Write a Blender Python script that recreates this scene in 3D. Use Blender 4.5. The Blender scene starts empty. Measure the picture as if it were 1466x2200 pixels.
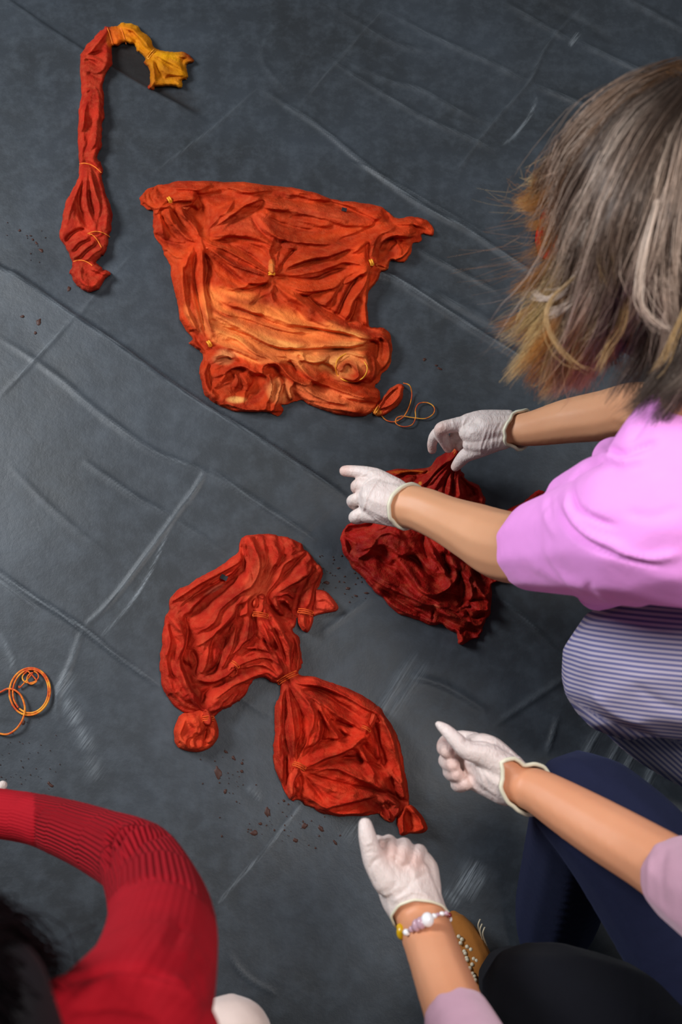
import bpy, bmesh, math, random
import numpy as np
from mathutils import Vector
random.seed(7); RNG = np.random.default_rng(7)
S = bpy.context.scene; COL = S.collection

# ---------------------------------------------------------------- camera, world, lights, exposure
W_, H_ = 1466, 2200
CAMH, TILT, FOC = 1.85, math.radians(18), 35.0
F = FOC / 24.0 * W_
cam = bpy.data.cameras.new('camera'); camo = bpy.data.objects.new('camera', cam); COL.objects.link(camo)
cam.sensor_fit = 'HORIZONTAL'; cam.sensor_width = 24.0; cam.lens = FOC
cam.clip_start = 0.05
camo.location = (0, 0, CAMH); camo.rotation_euler = (TILT, 0, 0)
cam.dof.use_dof = True; cam.dof.focus_distance = 1.86; cam.dof.aperture_fstop = 4.5
S.camera = camo
w = bpy.data.worlds.new('world'); S.world = w; w.use_nodes = True
w.node_tree.nodes['Background'].inputs[0].default_value = (0.80, 0.88, 1.0, 1)
w.node_tree.nodes['Background'].inputs[1].default_value = 0.10
def area(name, loc, target, sx, sy, power, col):
    l = bpy.data.lights.new(name, 'AREA'); l.shape = 'RECTANGLE'; l.size = sx; l.size_y = sy
    l.energy = power; l.color = col
    o = bpy.data.objects.new(name, l); COL.objects.link(o); o.location = loc
    o.rotation_euler = (Vector(target) - Vector(loc)).to_track_quat('-Z', 'Y').to_euler()
    return o
area('window_light', (-2.3, 1.5, 1.9), (0, 0.55, 0), 1.0, .9, 92, (0.90, 0.95, 1.0))
area('skylight', (0.85, 0.45, 3.1), (0.4, 0.5, 0), .9, .9, 54, (1.0, 0.98, 0.96))
S.view_settings.view_transform = 'Standard'; S.view_settings.look = 'None'
S.view_settings.gamma = 1.0; S.view_settings.use_curve_mapping = False
S.view_settings.exposure = 0.0

# ---------------------------------------------------------------- helpers
CT, ST = math.cos(TILT), math.sin(TILT)
def P3(px, py, z):
    """arrays of pixels + heights -> world points"""
    px, py, z = np.broadcast_arrays(np.asarray(px, float), np.asarray(py, float), np.asarray(z, float))
    x = (px - W_ / 2) / F; y = (H_ / 2 - py) / F
    rz = -CT + y * ST; ry = ST + y * CT
    s = (z - CAMH) / rz
    return np.stack([x * s, ry * s, z], -1)
def V(px, py, z): return Vector(P3(px, py, z).tolist())
def depth(p): return (np.asarray(p)[..., 1] * ST - (np.asarray(p)[..., 2] - CAMH) * CT)
def proj(p):
    p = np.asarray(p, float); d = depth(p)
    y = (p[..., 1] * CT + (p[..., 2] - CAMH) * ST) / d; x = p[..., 0] / d
    return np.stack([W_ / 2 + x * F, H_ / 2 - y * F], -1)
def s2l(c):
    c = np.asarray(c, float) / 255.0
    return np.where(c <= 0.04045, c / 12.92, ((c + 0.055) / 1.055) ** 2.4)
def tag(o, label=None, cat=None, group=None, kind=None):
    if label: o['label'] = label
    if cat: o['category'] = cat
    if group: o['group'] = group
    if kind: o['kind'] = kind
    return o
def empty(name, loc):
    o = bpy.data.objects.new(name, None); o.location = loc; o.empty_display_size = .05; COL.objects.link(o); return o
def link(name, me, mat, parent=None):
    o = bpy.data.objects.new(name, me); COL.objects.link(o)
    me.materials.clear(); me.materials.append(mat)
    if parent:
        o.parent = parent; o.location = -parent.location if parent.parent is None else (0, 0, 0)
    return o
def np_mesh(name, verts, faces, smooth=True):
    """verts (N,3); faces (M,k) uniform"""
    me = bpy.data.meshes.new(name); verts = np.asarray(verts, np.float32); faces = np.asarray(faces, np.int32)
    k = faces.shape[1]
    me.vertices.add(len(verts)); me.vertices.foreach_set('co', verts.ravel())
    me.loops.add(faces.size); me.loops.foreach_set('vertex_index', faces.ravel())
    me.polygons.add(len(faces)); me.polygons.foreach_set('loop_start', np.arange(0, faces.size, k, dtype=np.int32))
    me.update(calc_edges=True)
    me.polygons.foreach_set('use_smooth', np.full(len(faces), smooth)); me.update()
    return me
def attr_f(me, name, v):
    a = me.attributes.new(name, 'FLOAT', 'POINT'); a.data.foreach_set('value', np.asarray(v, np.float32).ravel())
def attr_c(me, name, v):
    a = me.attributes.new(name, 'FLOAT_COLOR', 'POINT'); v = np.asarray(v, np.float32)
    if v.shape[1] == 3: v = np.concatenate([v, np.ones((len(v), 1), np.float32)], 1)
    a.data.foreach_set('color', v.ravel())
def gnoise(shape, sig, rng=RNG):
    n = rng.standard_normal(shape); fy = np.fft.fftfreq(shape[0])[:, None]; fx = np.fft.fftfreq(shape[1])[None]
    g = np.exp(-2 * (math.pi * sig) ** 2 * (fx ** 2 + fy ** 2)); r = np.fft.ifft2(np.fft.fft2(n) * g).real
    return (r - r.mean()) / (r.std() + 1e-9)
def blur(a, sig):
    fy = np.fft.fftfreq(a.shape[0])[:, None]; fx = np.fft.fftfreq(a.shape[1])[None]
    g = np.exp(-2 * (math.pi * sig) ** 2 * (fx ** 2 + fy ** 2)); return np.fft.ifft2(np.fft.fft2(a) * g).real
def sstep(a, b, x):
    t = np.clip((x - a) / (b - a), 0, 1); return t * t * (3 - 2 * t)
def crom(pts, n=6):
    """Catmull-Rom through any-dimensional points"""
    p = np.asarray(pts, float)
    if len(p) < 3 and n: return np.array([p[0] + (p[-1] - p[0]) * t for t in np.linspace(0, 1, n + 1)])
    q = np.vstack([2 * p[0] - p[1], p, 2 * p[-1] - p[-2]]); out = []
    for i in range(1, len(q) - 2):
        for t in np.linspace(0, 1, n, endpoint=False):
            a, b, c, d = q[i - 1], q[i], q[i + 1], q[i + 2]
            out.append(.5 * ((2 * b) + (-a + c) * t + (2 * a - 5 * b + 4 * c - d) * t * t + (-a + 3 * b - 3 * c + d) * t ** 3))
    out.append(p[-1]); return np.array(out)
def stroke_eval(X, Y, pl):
    """distance, along-parameter, signed distance (positive = right of travel) from points to a polyline"""
    pl = np.asarray(pl, float); seg = np.linalg.norm(np.diff(pl, axis=0), axis=1); L = seg.sum(); acc = 0
    D = np.full(X.shape, 1e9); T = np.zeros(X.shape); SG = np.zeros(X.shape); AX = np.zeros(X.shape); AY = np.zeros(X.shape)
    for i in range(len(pl) - 1):
        a, b = pl[i], pl[i + 1]; d = b - a; l2 = max(d @ d, 1e-9)
        t = np.clip(((X - a[0]) * d[0] + (Y - a[1]) * d[1]) / l2, 0, 1)
        ex = X - a[0] - t * d[0]; ey = Y - a[1] - t * d[1]; dd = np.hypot(ex, ey); m = dd < D
        D = np.where(m, dd, D); T = np.where(m, (acc + t * seg[i]) / L, T)
        SG = np.where(m, d[0] * ey - d[1] * ex, SG); AX = np.where(m, d[0] / seg[i], AX); AY = np.where(m, d[1] / seg[i], AY)
        acc += seg[i]
    return D, T, np.sign(SG) * D, AX, AY

def poly_inside(X, Y, pl):
    ins = np.zeros(X.shape, bool); j = len(pl) - 1
    for i in range(len(pl)):
        xi, yi = pl[i]; xj, yj = pl[j]
        if yi != yj:
            ins ^= ((yi > Y) != (yj > Y)) & (X < (xj - xi) * (Y - yi) / (yj - yi) + xi)
        j = i
    return ins
# ---------------------------------------------------------------- materials
def mat(name, base=(.5, .5, .5), rough=.6, spec=.4, **kw):
    m = bpy.data.materials.new(name); m.use_nodes = True; b = m.node_tree.nodes['Principled BSDF']
    b.inputs['Base Color'].default_value = (*base, 1); b.inputs['Roughness'].default_value = rough
    b.inputs['Specular IOR Level'].default_value = spec
    for k, v in kw.items(): b.inputs[k.replace('_', ' ')].default_value = v
    return m
class NT:
    def __init__(s, m): s.t = m.node_tree; s.b = s.t.nodes['Principled BSDF']
    def n(s, typ, **kw):
        x = s.t.nodes.new(typ)
        for k, v in kw.items():
            if k.startswith('i_'):
                kk = k[2:]; x.inputs[int(kk) if kk.isdigit() else kk.replace('_', ' ')].default_value = v
            else: setattr(x, k, v)
        return x
    def l(s, a, b): s.t.links.new(a, b)
    def attr(s, name): return s.n('ShaderNodeAttribute', attribute_name=name)
    def noise(s, scale, detail=4, rough=.55, vec=None):
        x = s.n('ShaderNodeTexNoise', i_Scale=scale, i_Detail=detail, i_Roughness=rough)
        if vec is None: vec = s.n('ShaderNodeTexCoord').outputs['Object']
        s.l(vec, x.inputs['Vector']); return x.outputs['Fac']
    def ramp(s, fac, *stops):
        r = s.n('ShaderNodeValToRGB'); e = r.color_ramp.elements
        while len(e) < len(stops): e.new(.5)
        for i, (p, c) in enumerate(stops):
            e[i].position = p; e[i].color = (*c, 1) if len(c) == 3 else c
        s.l(fac, r.inputs[0]); return r.outputs[0]
    def mix(s, fac, a, b, mode='MIX'):
        x = s.n('ShaderNodeMix', data_type='RGBA', blend_type=mode)
        for i, v in ((0, fac), (6, a), (7, b)):
            if hasattr(v, 'is_linked'): s.l(v, x.inputs[i])
            elif i == 0: x.inputs[0].default_value = v
            else: x.inputs[i].default_value = (*v, 1)
        return x.outputs[2]
    def math(s, op, a, b=0.0):
        x = s.n('ShaderNodeMath', operation=op)
        for i, v in ((0, a), (1, b)):
            if hasattr(v, 'is_linked'): s.l(v, x.inputs[i])
            else: x.inputs[i].default_value = v
        return x.outputs[0]
    def bump(s, h, dist=.001, strength=1.0):
        x = s.n('ShaderNodeBump', i_Distance=dist, i_Strength=strength); s.l(h, x.inputs['Height'])
        s.l(x.outputs[0], s.b.inputs['Normal']); return x

def dyed_material(name, blotch=.55, rough=.8):
    m = mat(name, rough=rough, spec=.12); t = NT(m); dye = t.attr('dye').outputs['Color']
    n1 = t.noise(16, 5, .62); n2 = t.noise(70, 4, .6)
    dark = t.mix(1.0, dye, (.58, .34, .38), 'MULTIPLY')
    lite = t.mix(.20, dye, (.95, .33, .12))
    f = t.ramp(n1, (.36, (0, 0, 0)), (.68, (1, 1, 1)))
    c = t.mix(t.math('MULTIPLY', f, blotch), dye, dark)
    f2 = t.ramp(n2, (.45, (0, 0, 0)), (.75, (1, 1, 1)))
    c = t.mix(t.math('MULTIPLY', f2, .55), c, lite)
    t.l(t.mix(1.0, c, (.86, .80, .80), 'MULTIPLY'), t.b.inputs['Base Color'])
    w1 = t.noise(900, 2, .5); w2 = t.noise(160, 4, .6)
    w3 = t.math('ABSOLUTE', t.math('SUBTRACT', t.noise(48, 4, .6), .5)); w4 = t.math('ABSOLUTE', t.math('SUBTRACT', t.noise(110, 3, .6), .5))
    t.bump(t.math('ADD', t.math('ADD', t.math('MULTIPLY', w1, .25), t.math('MULTIPLY', w2, .6)), t.math('ADD', t.math('MULTIPLY', w3, 3.6), t.math('MULTIPLY', w4, 1.8))), .0014, .9)
    return m
M = {}
M['dyed'] = dyed_material('dyed_cotton')
M['dyed_deep'] = dyed_material('dyed_cotton_deep', .7, .6)
def string_mat():
    m = mat('dyed_string', rough=.7); t = NT(m); n = t.noise(60, 2)
    t.l(t.ramp(n, (.38, tuple(s2l((196, 70, 20)))), (.5, tuple(s2l((225, 120, 30)))), (.62, tuple(s2l((232, 160, 50))))), t.b.inputs['Base Color'])
    t.bump(t.noise(1200, 2), .0006, .6); return m
M['string'] = string_mat()
def yellow_string():
    m = mat('amber_string', tuple(s2l((236, 160, 40))), .6); NT(m).bump(NT(m).noise(1200, 2), .0006, .6); return m
M['amber_string'] = yellow_string()
M['tag'] = mat('black_label', (.01, .01, .014), .6)
def glove_mat():
    m = mat('latex_glove', tuple(s2l((232, 216, 208))), .42, .4); t = NT(m)
    pink = t.attr('pink').outputs['Fac']
    c = t.mix(pink, tuple(s2l((222, 204, 198))), tuple(s2l((212, 158, 144))))
    n = t.noise(22, 4); c2 = t.mix(t.math('MULTIPLY', n, .35), c, tuple(s2l((232, 220, 206))))
    t.l(c2, t.b.inputs['Base Color'])
    t.b.inputs['Subsurface Weight'].default_value = .15; t.b.inputs['Subsurface Radius'].default_value = (.01, .004, .003); t.b.inputs['Subsurface Scale'].default_value = .3
    tc = t.n('ShaderNodeTexCoord'); mp = t.n('ShaderNodeMapping'); mp.inputs['Scale'].default_value = (60, 24, 40); mp.inputs['Rotation'].default_value = (0, 0, .35)
    t.l(tc.outputs['Object'], mp.inputs[0]); a = t.noise(1.5, 5, .6, mp.outputs[0])
    r = t.math('ABSOLUTE', t.math('SUBTRACT', a, .5))
    t.bump(t.math('ADD', t.math('MULTIPLY', r, -3.0), t.math('MULTIPLY', t.noise(140, 3), .35)), .0022, .6)
    return m
M['glove'] = glove_mat()
M['cuff'] = mat('latex_rolled_cuff', tuple(s2l((226, 220, 194))), .45)
def skin_mat(name, c1, c2):
    m = mat(name, rough=.48, spec=.35); t = NT(m); n = t.noise(9, 4)
    t.l(t.mix(n, tuple(s2l(c1)), tuple(s2l(c2))), t.b.inputs['Base Color'])
    t.b.inputs['Subsurface Weight'].default_value = .18; t.b.inputs['Subsurface Radius'].default_value = (.012, .005, .003); t.b.inputs['Subsurface Scale'].default_value = .5
    t.bump(t.noise(500, 3), .0004, .35); return m
M['skin_a'] = skin_mat('tanned_skin', (205, 146, 108), (222, 164, 124))
M['skin_b'] = skin_mat('warm_skin', (206, 138, 100), (220, 156, 118))
def fabric(name, c, rough=.85, sheen=.3, tint=(1, 1, 1), wv=900, var=.12):
    m = mat(name, rough=rough, spec=.2); t = NT(m); n = t.noise(30, 4)
    l = s2l(c); t.l(t.mix(n, tuple(l * (1 - var)), tuple(np.minimum(l * (1 + var), 1))), t.b.inputs['Base Color'])
    t.b.inputs['Sheen Weight'].default_value = sheen; t.b.inputs['Sheen Tint'].default_value = (*tint, 1)
    t.bump(t.math('ADD', t.noise(wv, 2), t.math('MULTIPLY', t.noise(60, 3), 2.)), .001, .4); return m
M['pink'] = fabric('pink_cotton', (250, 160, 238), tint=(1, .8, 1), var=.05, sheen=.15)
M['mauve'] = fabric('mauve_wool', (196, 150, 168), tint=(1, .85, .9))
M['denim'] = fabric('dark_denim', (24, 28, 52), rough=.9, sheen=.05, tint=(.4, .5, 1))
M['black_cloth'] = fabric('black_trousers', (12, 13, 20), rough=.95, sheen=.02)
M['pale_cloth'] = fabric('pale_trousers', (222, 200, 190))
M['red_string'] = fabric('red_orange_string', (224, 92, 36), sheen=0)
M['orange_string'] = fabric('orange_string', (232, 124, 44), sheen=0)
M['seam'] = mat('seam_thread', tuple(s2l((30, 42, 62))), .8)
def rib_mat():
    m = mat('red_rib_knit', rough=.85, spec=.2); t = NT(m); ph = t.attr('rib').outputs['Fac']; am = t.attr('ribamp').outputs['Fac']
    s = t.math('SINE', ph); fine = t.noise(500, 3)
    h = t.math('ADD', t.math('MULTIPLY', t.math('MULTIPLY', s, am), 1.0), t.math('MULTIPLY', fine, .3))
    t.l(t.mix(t.noise(25, 3), tuple(s2l((146, 6, 22))), tuple(s2l((170, 10, 28)))), t.b.inputs['Base Color'])
    t.bump(h, .0022, .9); return m
M['rib'] = rib_mat()
def stripe_mat():
    m = mat('striped_cotton', rough=.8, spec=.2); t = NT(m); ph = t.attr('stripe').outputs['Fac']
    s = t.math('SINE', ph); f = t.ramp(t.math('ADD', t.math('MULTIPLY', s, .5), .5), (.38, (0, 0, 0)), (.62, (1, 1, 1)))
    t.l(t.mix(f, tuple(s2l((104, 104, 146))), tuple(s2l((184, 174, 188)))), t.b.inputs['Base Color'])
    t.bump(t.math('ADD', t.noise(800, 2), t.math('MULTIPLY', t.noise(25, 3), 2.5)), .0012, .4); return m
M['stripe'] = stripe_mat()
def hair_mat():
    m = mat('hair', rough=.38, spec=.45); t = NT(m); t.l(t.attr('hc').outputs['Color'], t.b.inputs['Base Color']); return m
M['hair'] = hair_mat(); M['hair_matt'] = hair_mat(); M['hair_matt'].node_tree.nodes['Principled BSDF'].inputs['Roughness'].default_value = .75; M['hair_matt'].node_tree.nodes['Principled BSDF'].inputs['Specular IOR Level'].default_value = .1
M['scalp'] = mat('dark_under_hair', tuple(s2l((34, 24, 18))), .8)
M['black_hair'] = mat('black_under_hair', (.004, .003, .004), .7)
M['pearl'] = mat('white_bead', (.85, .84, .84), .25, .6)
M['pinkbead'] = mat('pink_glass_bead', tuple(s2l((214, 176, 190))), .15, .6, Transmission_Weight=.3)
M['amber'] = mat('yellow_bead', tuple(s2l((208, 160, 6))), .25, .6)
M['garnet'] = mat('dark_red_bead', tuple(s2l((110, 18, 30))), .25, .6)
M['leather'] = fabric('brown_suede', (146, 90, 36), sheen=.1, tint=(1, .7, .4))
M['ivory'] = mat('ivory_bead', tuple(s2l((196, 182, 156))), .4)
M['eye'] = mat('eye_white', (.8, .78, .75), .2)
M['clip'] = mat('pale_hair_clip', tuple(s2l((200, 180, 170))), .3)
def puddle_mat():
    m = mat('brown_dye_liquid', tuple(s2l((66, 38, 30))), .5, .25); return m
M['dye'] = puddle_mat()
def tarp_mat():
    m = mat('dark_plastic_sheet', rough=.5, spec=.42); t = NT(m)
    tc = t.n('ShaderNodeTexCoord').outputs['Object']
    n1 = t.noise(3.2, 5, .6); n2 = t.noise(26, 6, .7); n3 = t.noise(420, 2, .6)
    base = t.mix(t.ramp(n1, (.35, (0, 0, 0)), (.7, (1, 1, 1))), tuple(s2l((42, 45, 48))), tuple(s2l((55, 61, 68))))
    base = t.mix(t.math('MULTIPLY', t.ramp(n2, (.45, (0, 0, 0)), (.8, (1, 1, 1))), .35), base, tuple(s2l((84, 92, 100))))
    # streaky scuffs and painted glints running with the folds, broken up by stretched noise
    mp = t.n('ShaderNodeMapping'); mp.inputs['Rotation'].default_value = (0, 0, 0); mp.inputs['Scale'].default_value = (14, 260, 1)
    def rot_(deg):
        v = t.n('ShaderNodeVectorRotate', rotation_type='Z_AXIS'); v.inputs['Angle'].default_value = math.radians(deg); t.l(tc, v.inputs['Vector']); return v.outputs[0]
    t.l(rot_(36), mp.inputs[0]); st = t.noise(1, 5, .65, mp.outputs[0])
    mp2 = t.n('ShaderNodeMapping'); mp2.inputs['Rotation'].default_value = (0, 0, 0); mp2.inputs['Scale'].default_value = (16, 300, 1)
    t.l(rot_(-56), mp2.inputs[0]); st2 = t.noise(1, 5, .65, mp2.outputs[0])
    sc = t.attr('scuff').outputs['Fac']; sx = t.attr('scuff_glint_x').outputs['Fac']
    k1 = t.math('MULTIPLY', sc, t.ramp(st, (.42, (0, 0, 0)), (.75, (1, 1, 1))))
    k2 = t.math('MULTIPLY', sx, t.ramp(st2, (.38, (0, 0, 0)), (.62, (1, 1, 1))))
    k = t.math('MULTIPLY', t.math('MINIMUM', t.math('ADD', k1, k2), 1.0), .62)
    base = t.mix(k, base, tuple(s2l((176, 184, 190))))
    stn = t.attr('stain_and_shade').outputs['Fac']; base = t.mix(stn, base, tuple(s2l((30, 27, 26))))  # stains, plus the yellow cloth's shadow wedge painted dark
    t.l(base, t.b.inputs['Base Color'])
    r = t.math('ADD', t.math('MULTIPLY', n2, .22), .36); t.l(r, t.b.inputs['Roughness'])
    h = t.math('ADD', t.math('MULTIPLY', n2, .9), t.math('ADD', t.math('MULTIPLY', n3, .06), t.math('MULTIPLY', st, .07)))
    t.bump(h, .0022, .5)
    return m
M['tarp'] = tarp_mat()
def floor_mat():
    m = mat('concrete_floor', rough=.8); t = NT(m)
    t.l(t.ramp(t.noise(4, 6), (.3, (.12, .12, .12)), (.7, (.22, .22, .21))), t.b.inputs['Base Color']); return m
M['concrete'] = floor_mat()

# ---------------------------------------------------------------- floor and plastic sheet
fl = link('floor', np_mesh('floor', [(-4, -3, -.012), (4, -3, -.012), (4, 5, -.012), (-4, 5, -.012)], [(0, 1, 2, 3)], False), M['concrete'])
tag(fl, kind='structure')

def build_tarp():
    st = .0045
    xs = np.concatenate([np.linspace(-2.6, -1.02, 24)[:-1], np.arange(-1.02, 1.02, st), np.linspace(1.02, 2.6, 24)])
    ys = np.concatenate([np.linspace(-1.6, -.42, 20)[:-1], np.arange(-.42, 1.92, st), np.linspace(1.925, 3.2, 20)])
    GX, GY = np.meshgrid(xs, ys); n = GX.size
    Q = proj(np.stack([GX, GY, np.zeros_like(GX)], -1)); X, Y = Q[..., 0], Q[..., 1]
    Z = 0.0012 * gnoise(GX.shape, 30) + .0006 * gnoise(GX.shape, 9)
    sc = np.zeros_like(GX); sx = np.zeros_like(GX); stain_and_shade = np.zeros_like(GX)
    def ridge(pts, wd, h, s=0., cross=False, sw=None):
        nonlocal Z, sc, sx
        pl = crom(pts, 4); D, T, SG, _, _ = stroke_eval(X, Y, pl); e = np.sin(np.clip(T, 0, 1) * math.pi) ** .5
        wd = wd * .75; e = np.where(D < 60, e, 0); Z = Z + h * e * np.exp(-(D / wd) ** 2)
        if s:
            v = s * e * (np.exp(-(D / (sw or wd * .5)) ** 2) * .8 + .2 * np.exp(-D / (sw or wd)))
            if cross: sx = np.maximum(sx, v)
            else: sc = np.maximum(sc, v)
    def step(pts, h, decay, sharp=3., s=.35):
        nonlocal Z, sc
        pl = crom(pts, 4); D, T, SG, _, _ = stroke_eval(X, Y, pl); e = np.minimum(1, np.minimum(T, 1 - T) * 9)
        e = np.where(T <= 0, 0, e); e = np.where(T >= 1, 0, e)
        Z = Z + h * e * sstep(-sharp, sharp, SG) * np.exp(-np.clip(SG, 0, None) / decay)
        sc = np.maximum(sc, s * e * np.exp(-((SG - 5) / 5.) ** 2))
    # folded-over edges (thick side to the lower left)
    step([(-200, 450), (0, 572), (38, 590), (160, 675), (250, 735), (340, 800), (440, 868), (560, 940), (650, 1000), (738, 1058), (760, 1085)], .0105, 110, s=.5)
    step([(-120, -90), (20, 0), (100, 55), (170, 100), (250, 150), (320, 190), (400, 232), (450, 262)], .008, 110, s=.08)
    R = ridge
    R([(0, 727), (75, 775), (135, 820), (230, 900), (330, 970), (430, 1010), (500, 1055)], 7, .003, .42)
    R([(-50, 1195), (0, 1232), (60, 1275), (170, 1345), (260, 1415), (345, 1475)], 7, .0045, .75)
    R([(-30, 1222), (30, 1272), (90, 1310)], 12, .001, .5)
    R([(180, 990), (280, 1060), (370, 1110)], 6, .003, .5)
    R([(450, 1010), (560, 1085), (680, 1160)], 8, .0035, .4)
    R([(372, 1115), (430, 1150), (490, 1195)], 6, .002, .15)
    R([(20, 1000), (120, 1100), (240, 1200)], 7, .0015, .12)
    R([(445, 1015), (372, 1115), (310, 1200), (240, 1290), (178, 1350)], 6, .004, .3, True)
    R([(370, 1120), (320, 1235), (270, 1310), (215, 1368)], 2.6, .001, .85, True, 2.4)
    R([(178, 1350), (150, 1430), (125, 1490), (120, 1560)], 7, .0025, .35, True)
    R([(170, 675), (80, 770), (0, 850)], 6, .002, .3, True)
    R([(440, 1015), (400, 1090)], 5, .002, .3, True)
    R([(293, 535), (190, 650), (165, 690)], 6, .002, .12, True)
    R([(555, 187), (450, 280), (330, 370)], 7, .002, .15, True)
    R([(570, 1830), (520, 1880), (470, 1940)], 3, .001, .75, True, 2.6)
    R([(650, 1725), (600, 1790), (560, 1840)], 4, .002, .55, True, 3.)
    R([(490, 2050), (530, 2100), (600, 2140)], 5, .002, .3)
    R([(450, 1440), (520, 1500), (600, 1550)], 9, .0015, .1)
    R([(700, 118), (800, 185), (900, 245), (1000, 290), (1070, 325)], 7, .0035, .28)
    R([(745, 125), (830, 170), (905, 190), (985, 235), (1060, 270)], 8, .003, .2)
    R([(825, 16), (940, 80), (1040, 125), (1140, 175)], 8, .004, .25)
    R([(690, 0), (760, 40), (850, 90), (950, 110)], 9, .003, .1)
    R([(560, 190), (640, 240), (700, 282), (770, 340), (840, 395), (920, 450), (1000, 490), (1060, 530), (1130, 575), (1240, 640)], 7, .006, .5)
    R([(740, 345), (800, 365), (860, 400), (950, 450), (1050, 505)], 5, .0035, .3)
    R([(600, 560), (820, 588), (900, 630), (980, 680), (1060, 730), (1140, 778), (1250, 840)], 8, .007, .5)
    R([(890, 532), (1000, 590), (1075, 628)], 6, .004, .35)
    R([(840, 600), (950, 640), (1050, 690), (1110, 730)], 16, .004, .18)
    R([(1260, 5), (1180, 90), (1140, 170), (1080, 240), (1030, 300), (980, 370)], 8, .004, .12, True)
    R([(825, 16), (760, 90), (725, 130), (640, 230)], 7, .002, .12, True)
    R([(1240, 85), (1340, 135), (1420, 165)], 8, .005, .25)
    R([(1150, 180), (1210, 205), (1290, 235)], 8, .005, .22)
    R([(1080, 0), (1180, 60), (1235, 88)], 9, .005, .2)
    R([(1320, -20), (1400, 25), (1480, 70)], 9, .005, .2)
    R([(1160, 0), (1260, 50), (1330, 100)], 12, -.004, 0)
    R([(1155, 205), (1140, 245), (1108, 288), (1082, 310)], 3, .001, .7, True, 2.6)
    R([(1245, 68), (1236, 82), (1226, 97)], 5, .001, .9, True, 4)
    R([(600, 40), (560, 120), (620, 200)], 9, .002, .05, True)
    R([(1030, 1260), (1120, 1320), (1200, 1400)], 5, .003, .25)
    R([(1060, 1560), (1150, 1500), (1240, 1440)], 8, .004, .1, True)
    R([(760, 1620), (830, 1510), (870, 1440), (900, 1400)], 14, .0025, .32, True, 12)  # this and the next: glossy sheen on the folds, painted as pale streaks
    R([(820, 1560), (880, 1480), (925, 1420)], 14, .002, .25, True, 12)
    R([(690, 1360), (760, 1310), (800, 1280)], 7, .002, .15, True)
    R([(880, 1450), (960, 1475), (1050, 1530)], 9, .004, .12)
    R([(1200, 1540), (1185, 1590), (1175, 1620)], 6, .004, .3, True)
    for k in range(4):  # folds with their glossy highlights painted pale along the crest
        x0 = 1262 + 44 * k + 9 * (k % 2); R([(x0 + 34, 1555 + k * 14), (x0, 1620 + 12 * k), (x0 - 22, 1700 + 9 * k)], 11, .003, .5, True, 9)
    for a, b, c, d, wd, s in ((150, 1440, 122, 1500, 14, .55), (140, 1500, 165, 1560, 14, .7), (165, 1560, 195, 1620, 14, .5), (190, 1620, 205, 1680, 18, .3),
                           (20, 1400, 30, 1450, 6, .4), (0, 1360, 24, 1420, 5, .3), (1030, 1850, 985, 1925, 20, 1.), (1042, 1875, 1005, 1935, 9, .9), (955, 1915, 990, 1945, 12, .6),  # last three: window reflection on the plastic, painted as pale streaks
                           (740, 1810, 790, 1740, 18, .3), (560, 1720, 530, 1690, 7, .2), (640, 1690, 690, 1640, 8, .2)):
        R([(a, b), ((a + c) / 2 + 2, (b + d) / 2), (c, d)], 12, .0006, s, True, wd)
    pw = np.array([(236, 98), (290, 92), (325, 140), (352, 190), (425, 238), (405, 236), (320, 190), (238, 146)], float)  # dark wedge by the yellow cloth: shadow and stain painted together
    iw = poly_inside(X, Y, pw); dw, _, _, _, _ = stroke_eval(X, Y, np.vstack([pw, pw[:1]])); stain_and_shade = np.maximum(stain_and_shade, np.where(iw, .55 + .4 * sstep(0, 8, dw), .55 * np.exp(-dw / 6)))
    for cx, cy, rx, ry, s in ((388, 210, 34, 18, .5), (700, 1240, 60, 30, .3), (500, 1640, 50, 40, .25), (80, 540, 60, 50, .15)):  # first blot extends the painted shadow wedge; the rest are stains
        stain_and_shade = np.maximum(stain_and_shade, s * np.exp(-(((X - cx) / rx) ** 2 + ((Y - cy) / ry) ** 2) ** 1.5))
    ny, nx = GX.shape; idx = np.arange(n).reshape(ny, nx)
    f = np.stack([idx[:-1, :-1], idx[:-1, 1:], idx[1:, 1:], idx[1:, :-1]], -1).reshape(-1, 4)
    Z = Z - .002
    me = np_mesh('plastic_sheet', np.stack([GX, GY, Z], -1).reshape(-1, 3), f)
    attr_f(me, 'scuff', sc); attr_f(me, 'scuff_glint_x', sx); attr_f(me, 'stain_and_shade', stain_and_shade)
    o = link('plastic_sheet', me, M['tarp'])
    tag(o, 'large dark grey creased plastic sheet covering the whole floor', 'sheet')
    bm_z = Z
    def zat(px, py):
        p = P3(px, py, 0); i = np.clip(np.searchsorted(xs, p[..., 0]), 1, nx - 1); j = np.clip(np.searchsorted(ys, p[..., 1]), 1, ny - 1)
        i0, j0 = i - 1, j - 1; fx = np.clip((p[..., 0] - xs[i0]) / (xs[i] - xs[i0]), 0, 1); fy = np.clip((p[..., 1] - ys[j0]) / (ys[j] - ys[j0]), 0, 1)
        return (Z[j0, i0] * (1 - fx) + Z[j0, i] * fx) * (1 - fy) + (Z[j, i0] * (1 - fx) + Z[j, i] * fx) * fy
    return zat
ZT = build_tarp()

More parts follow.
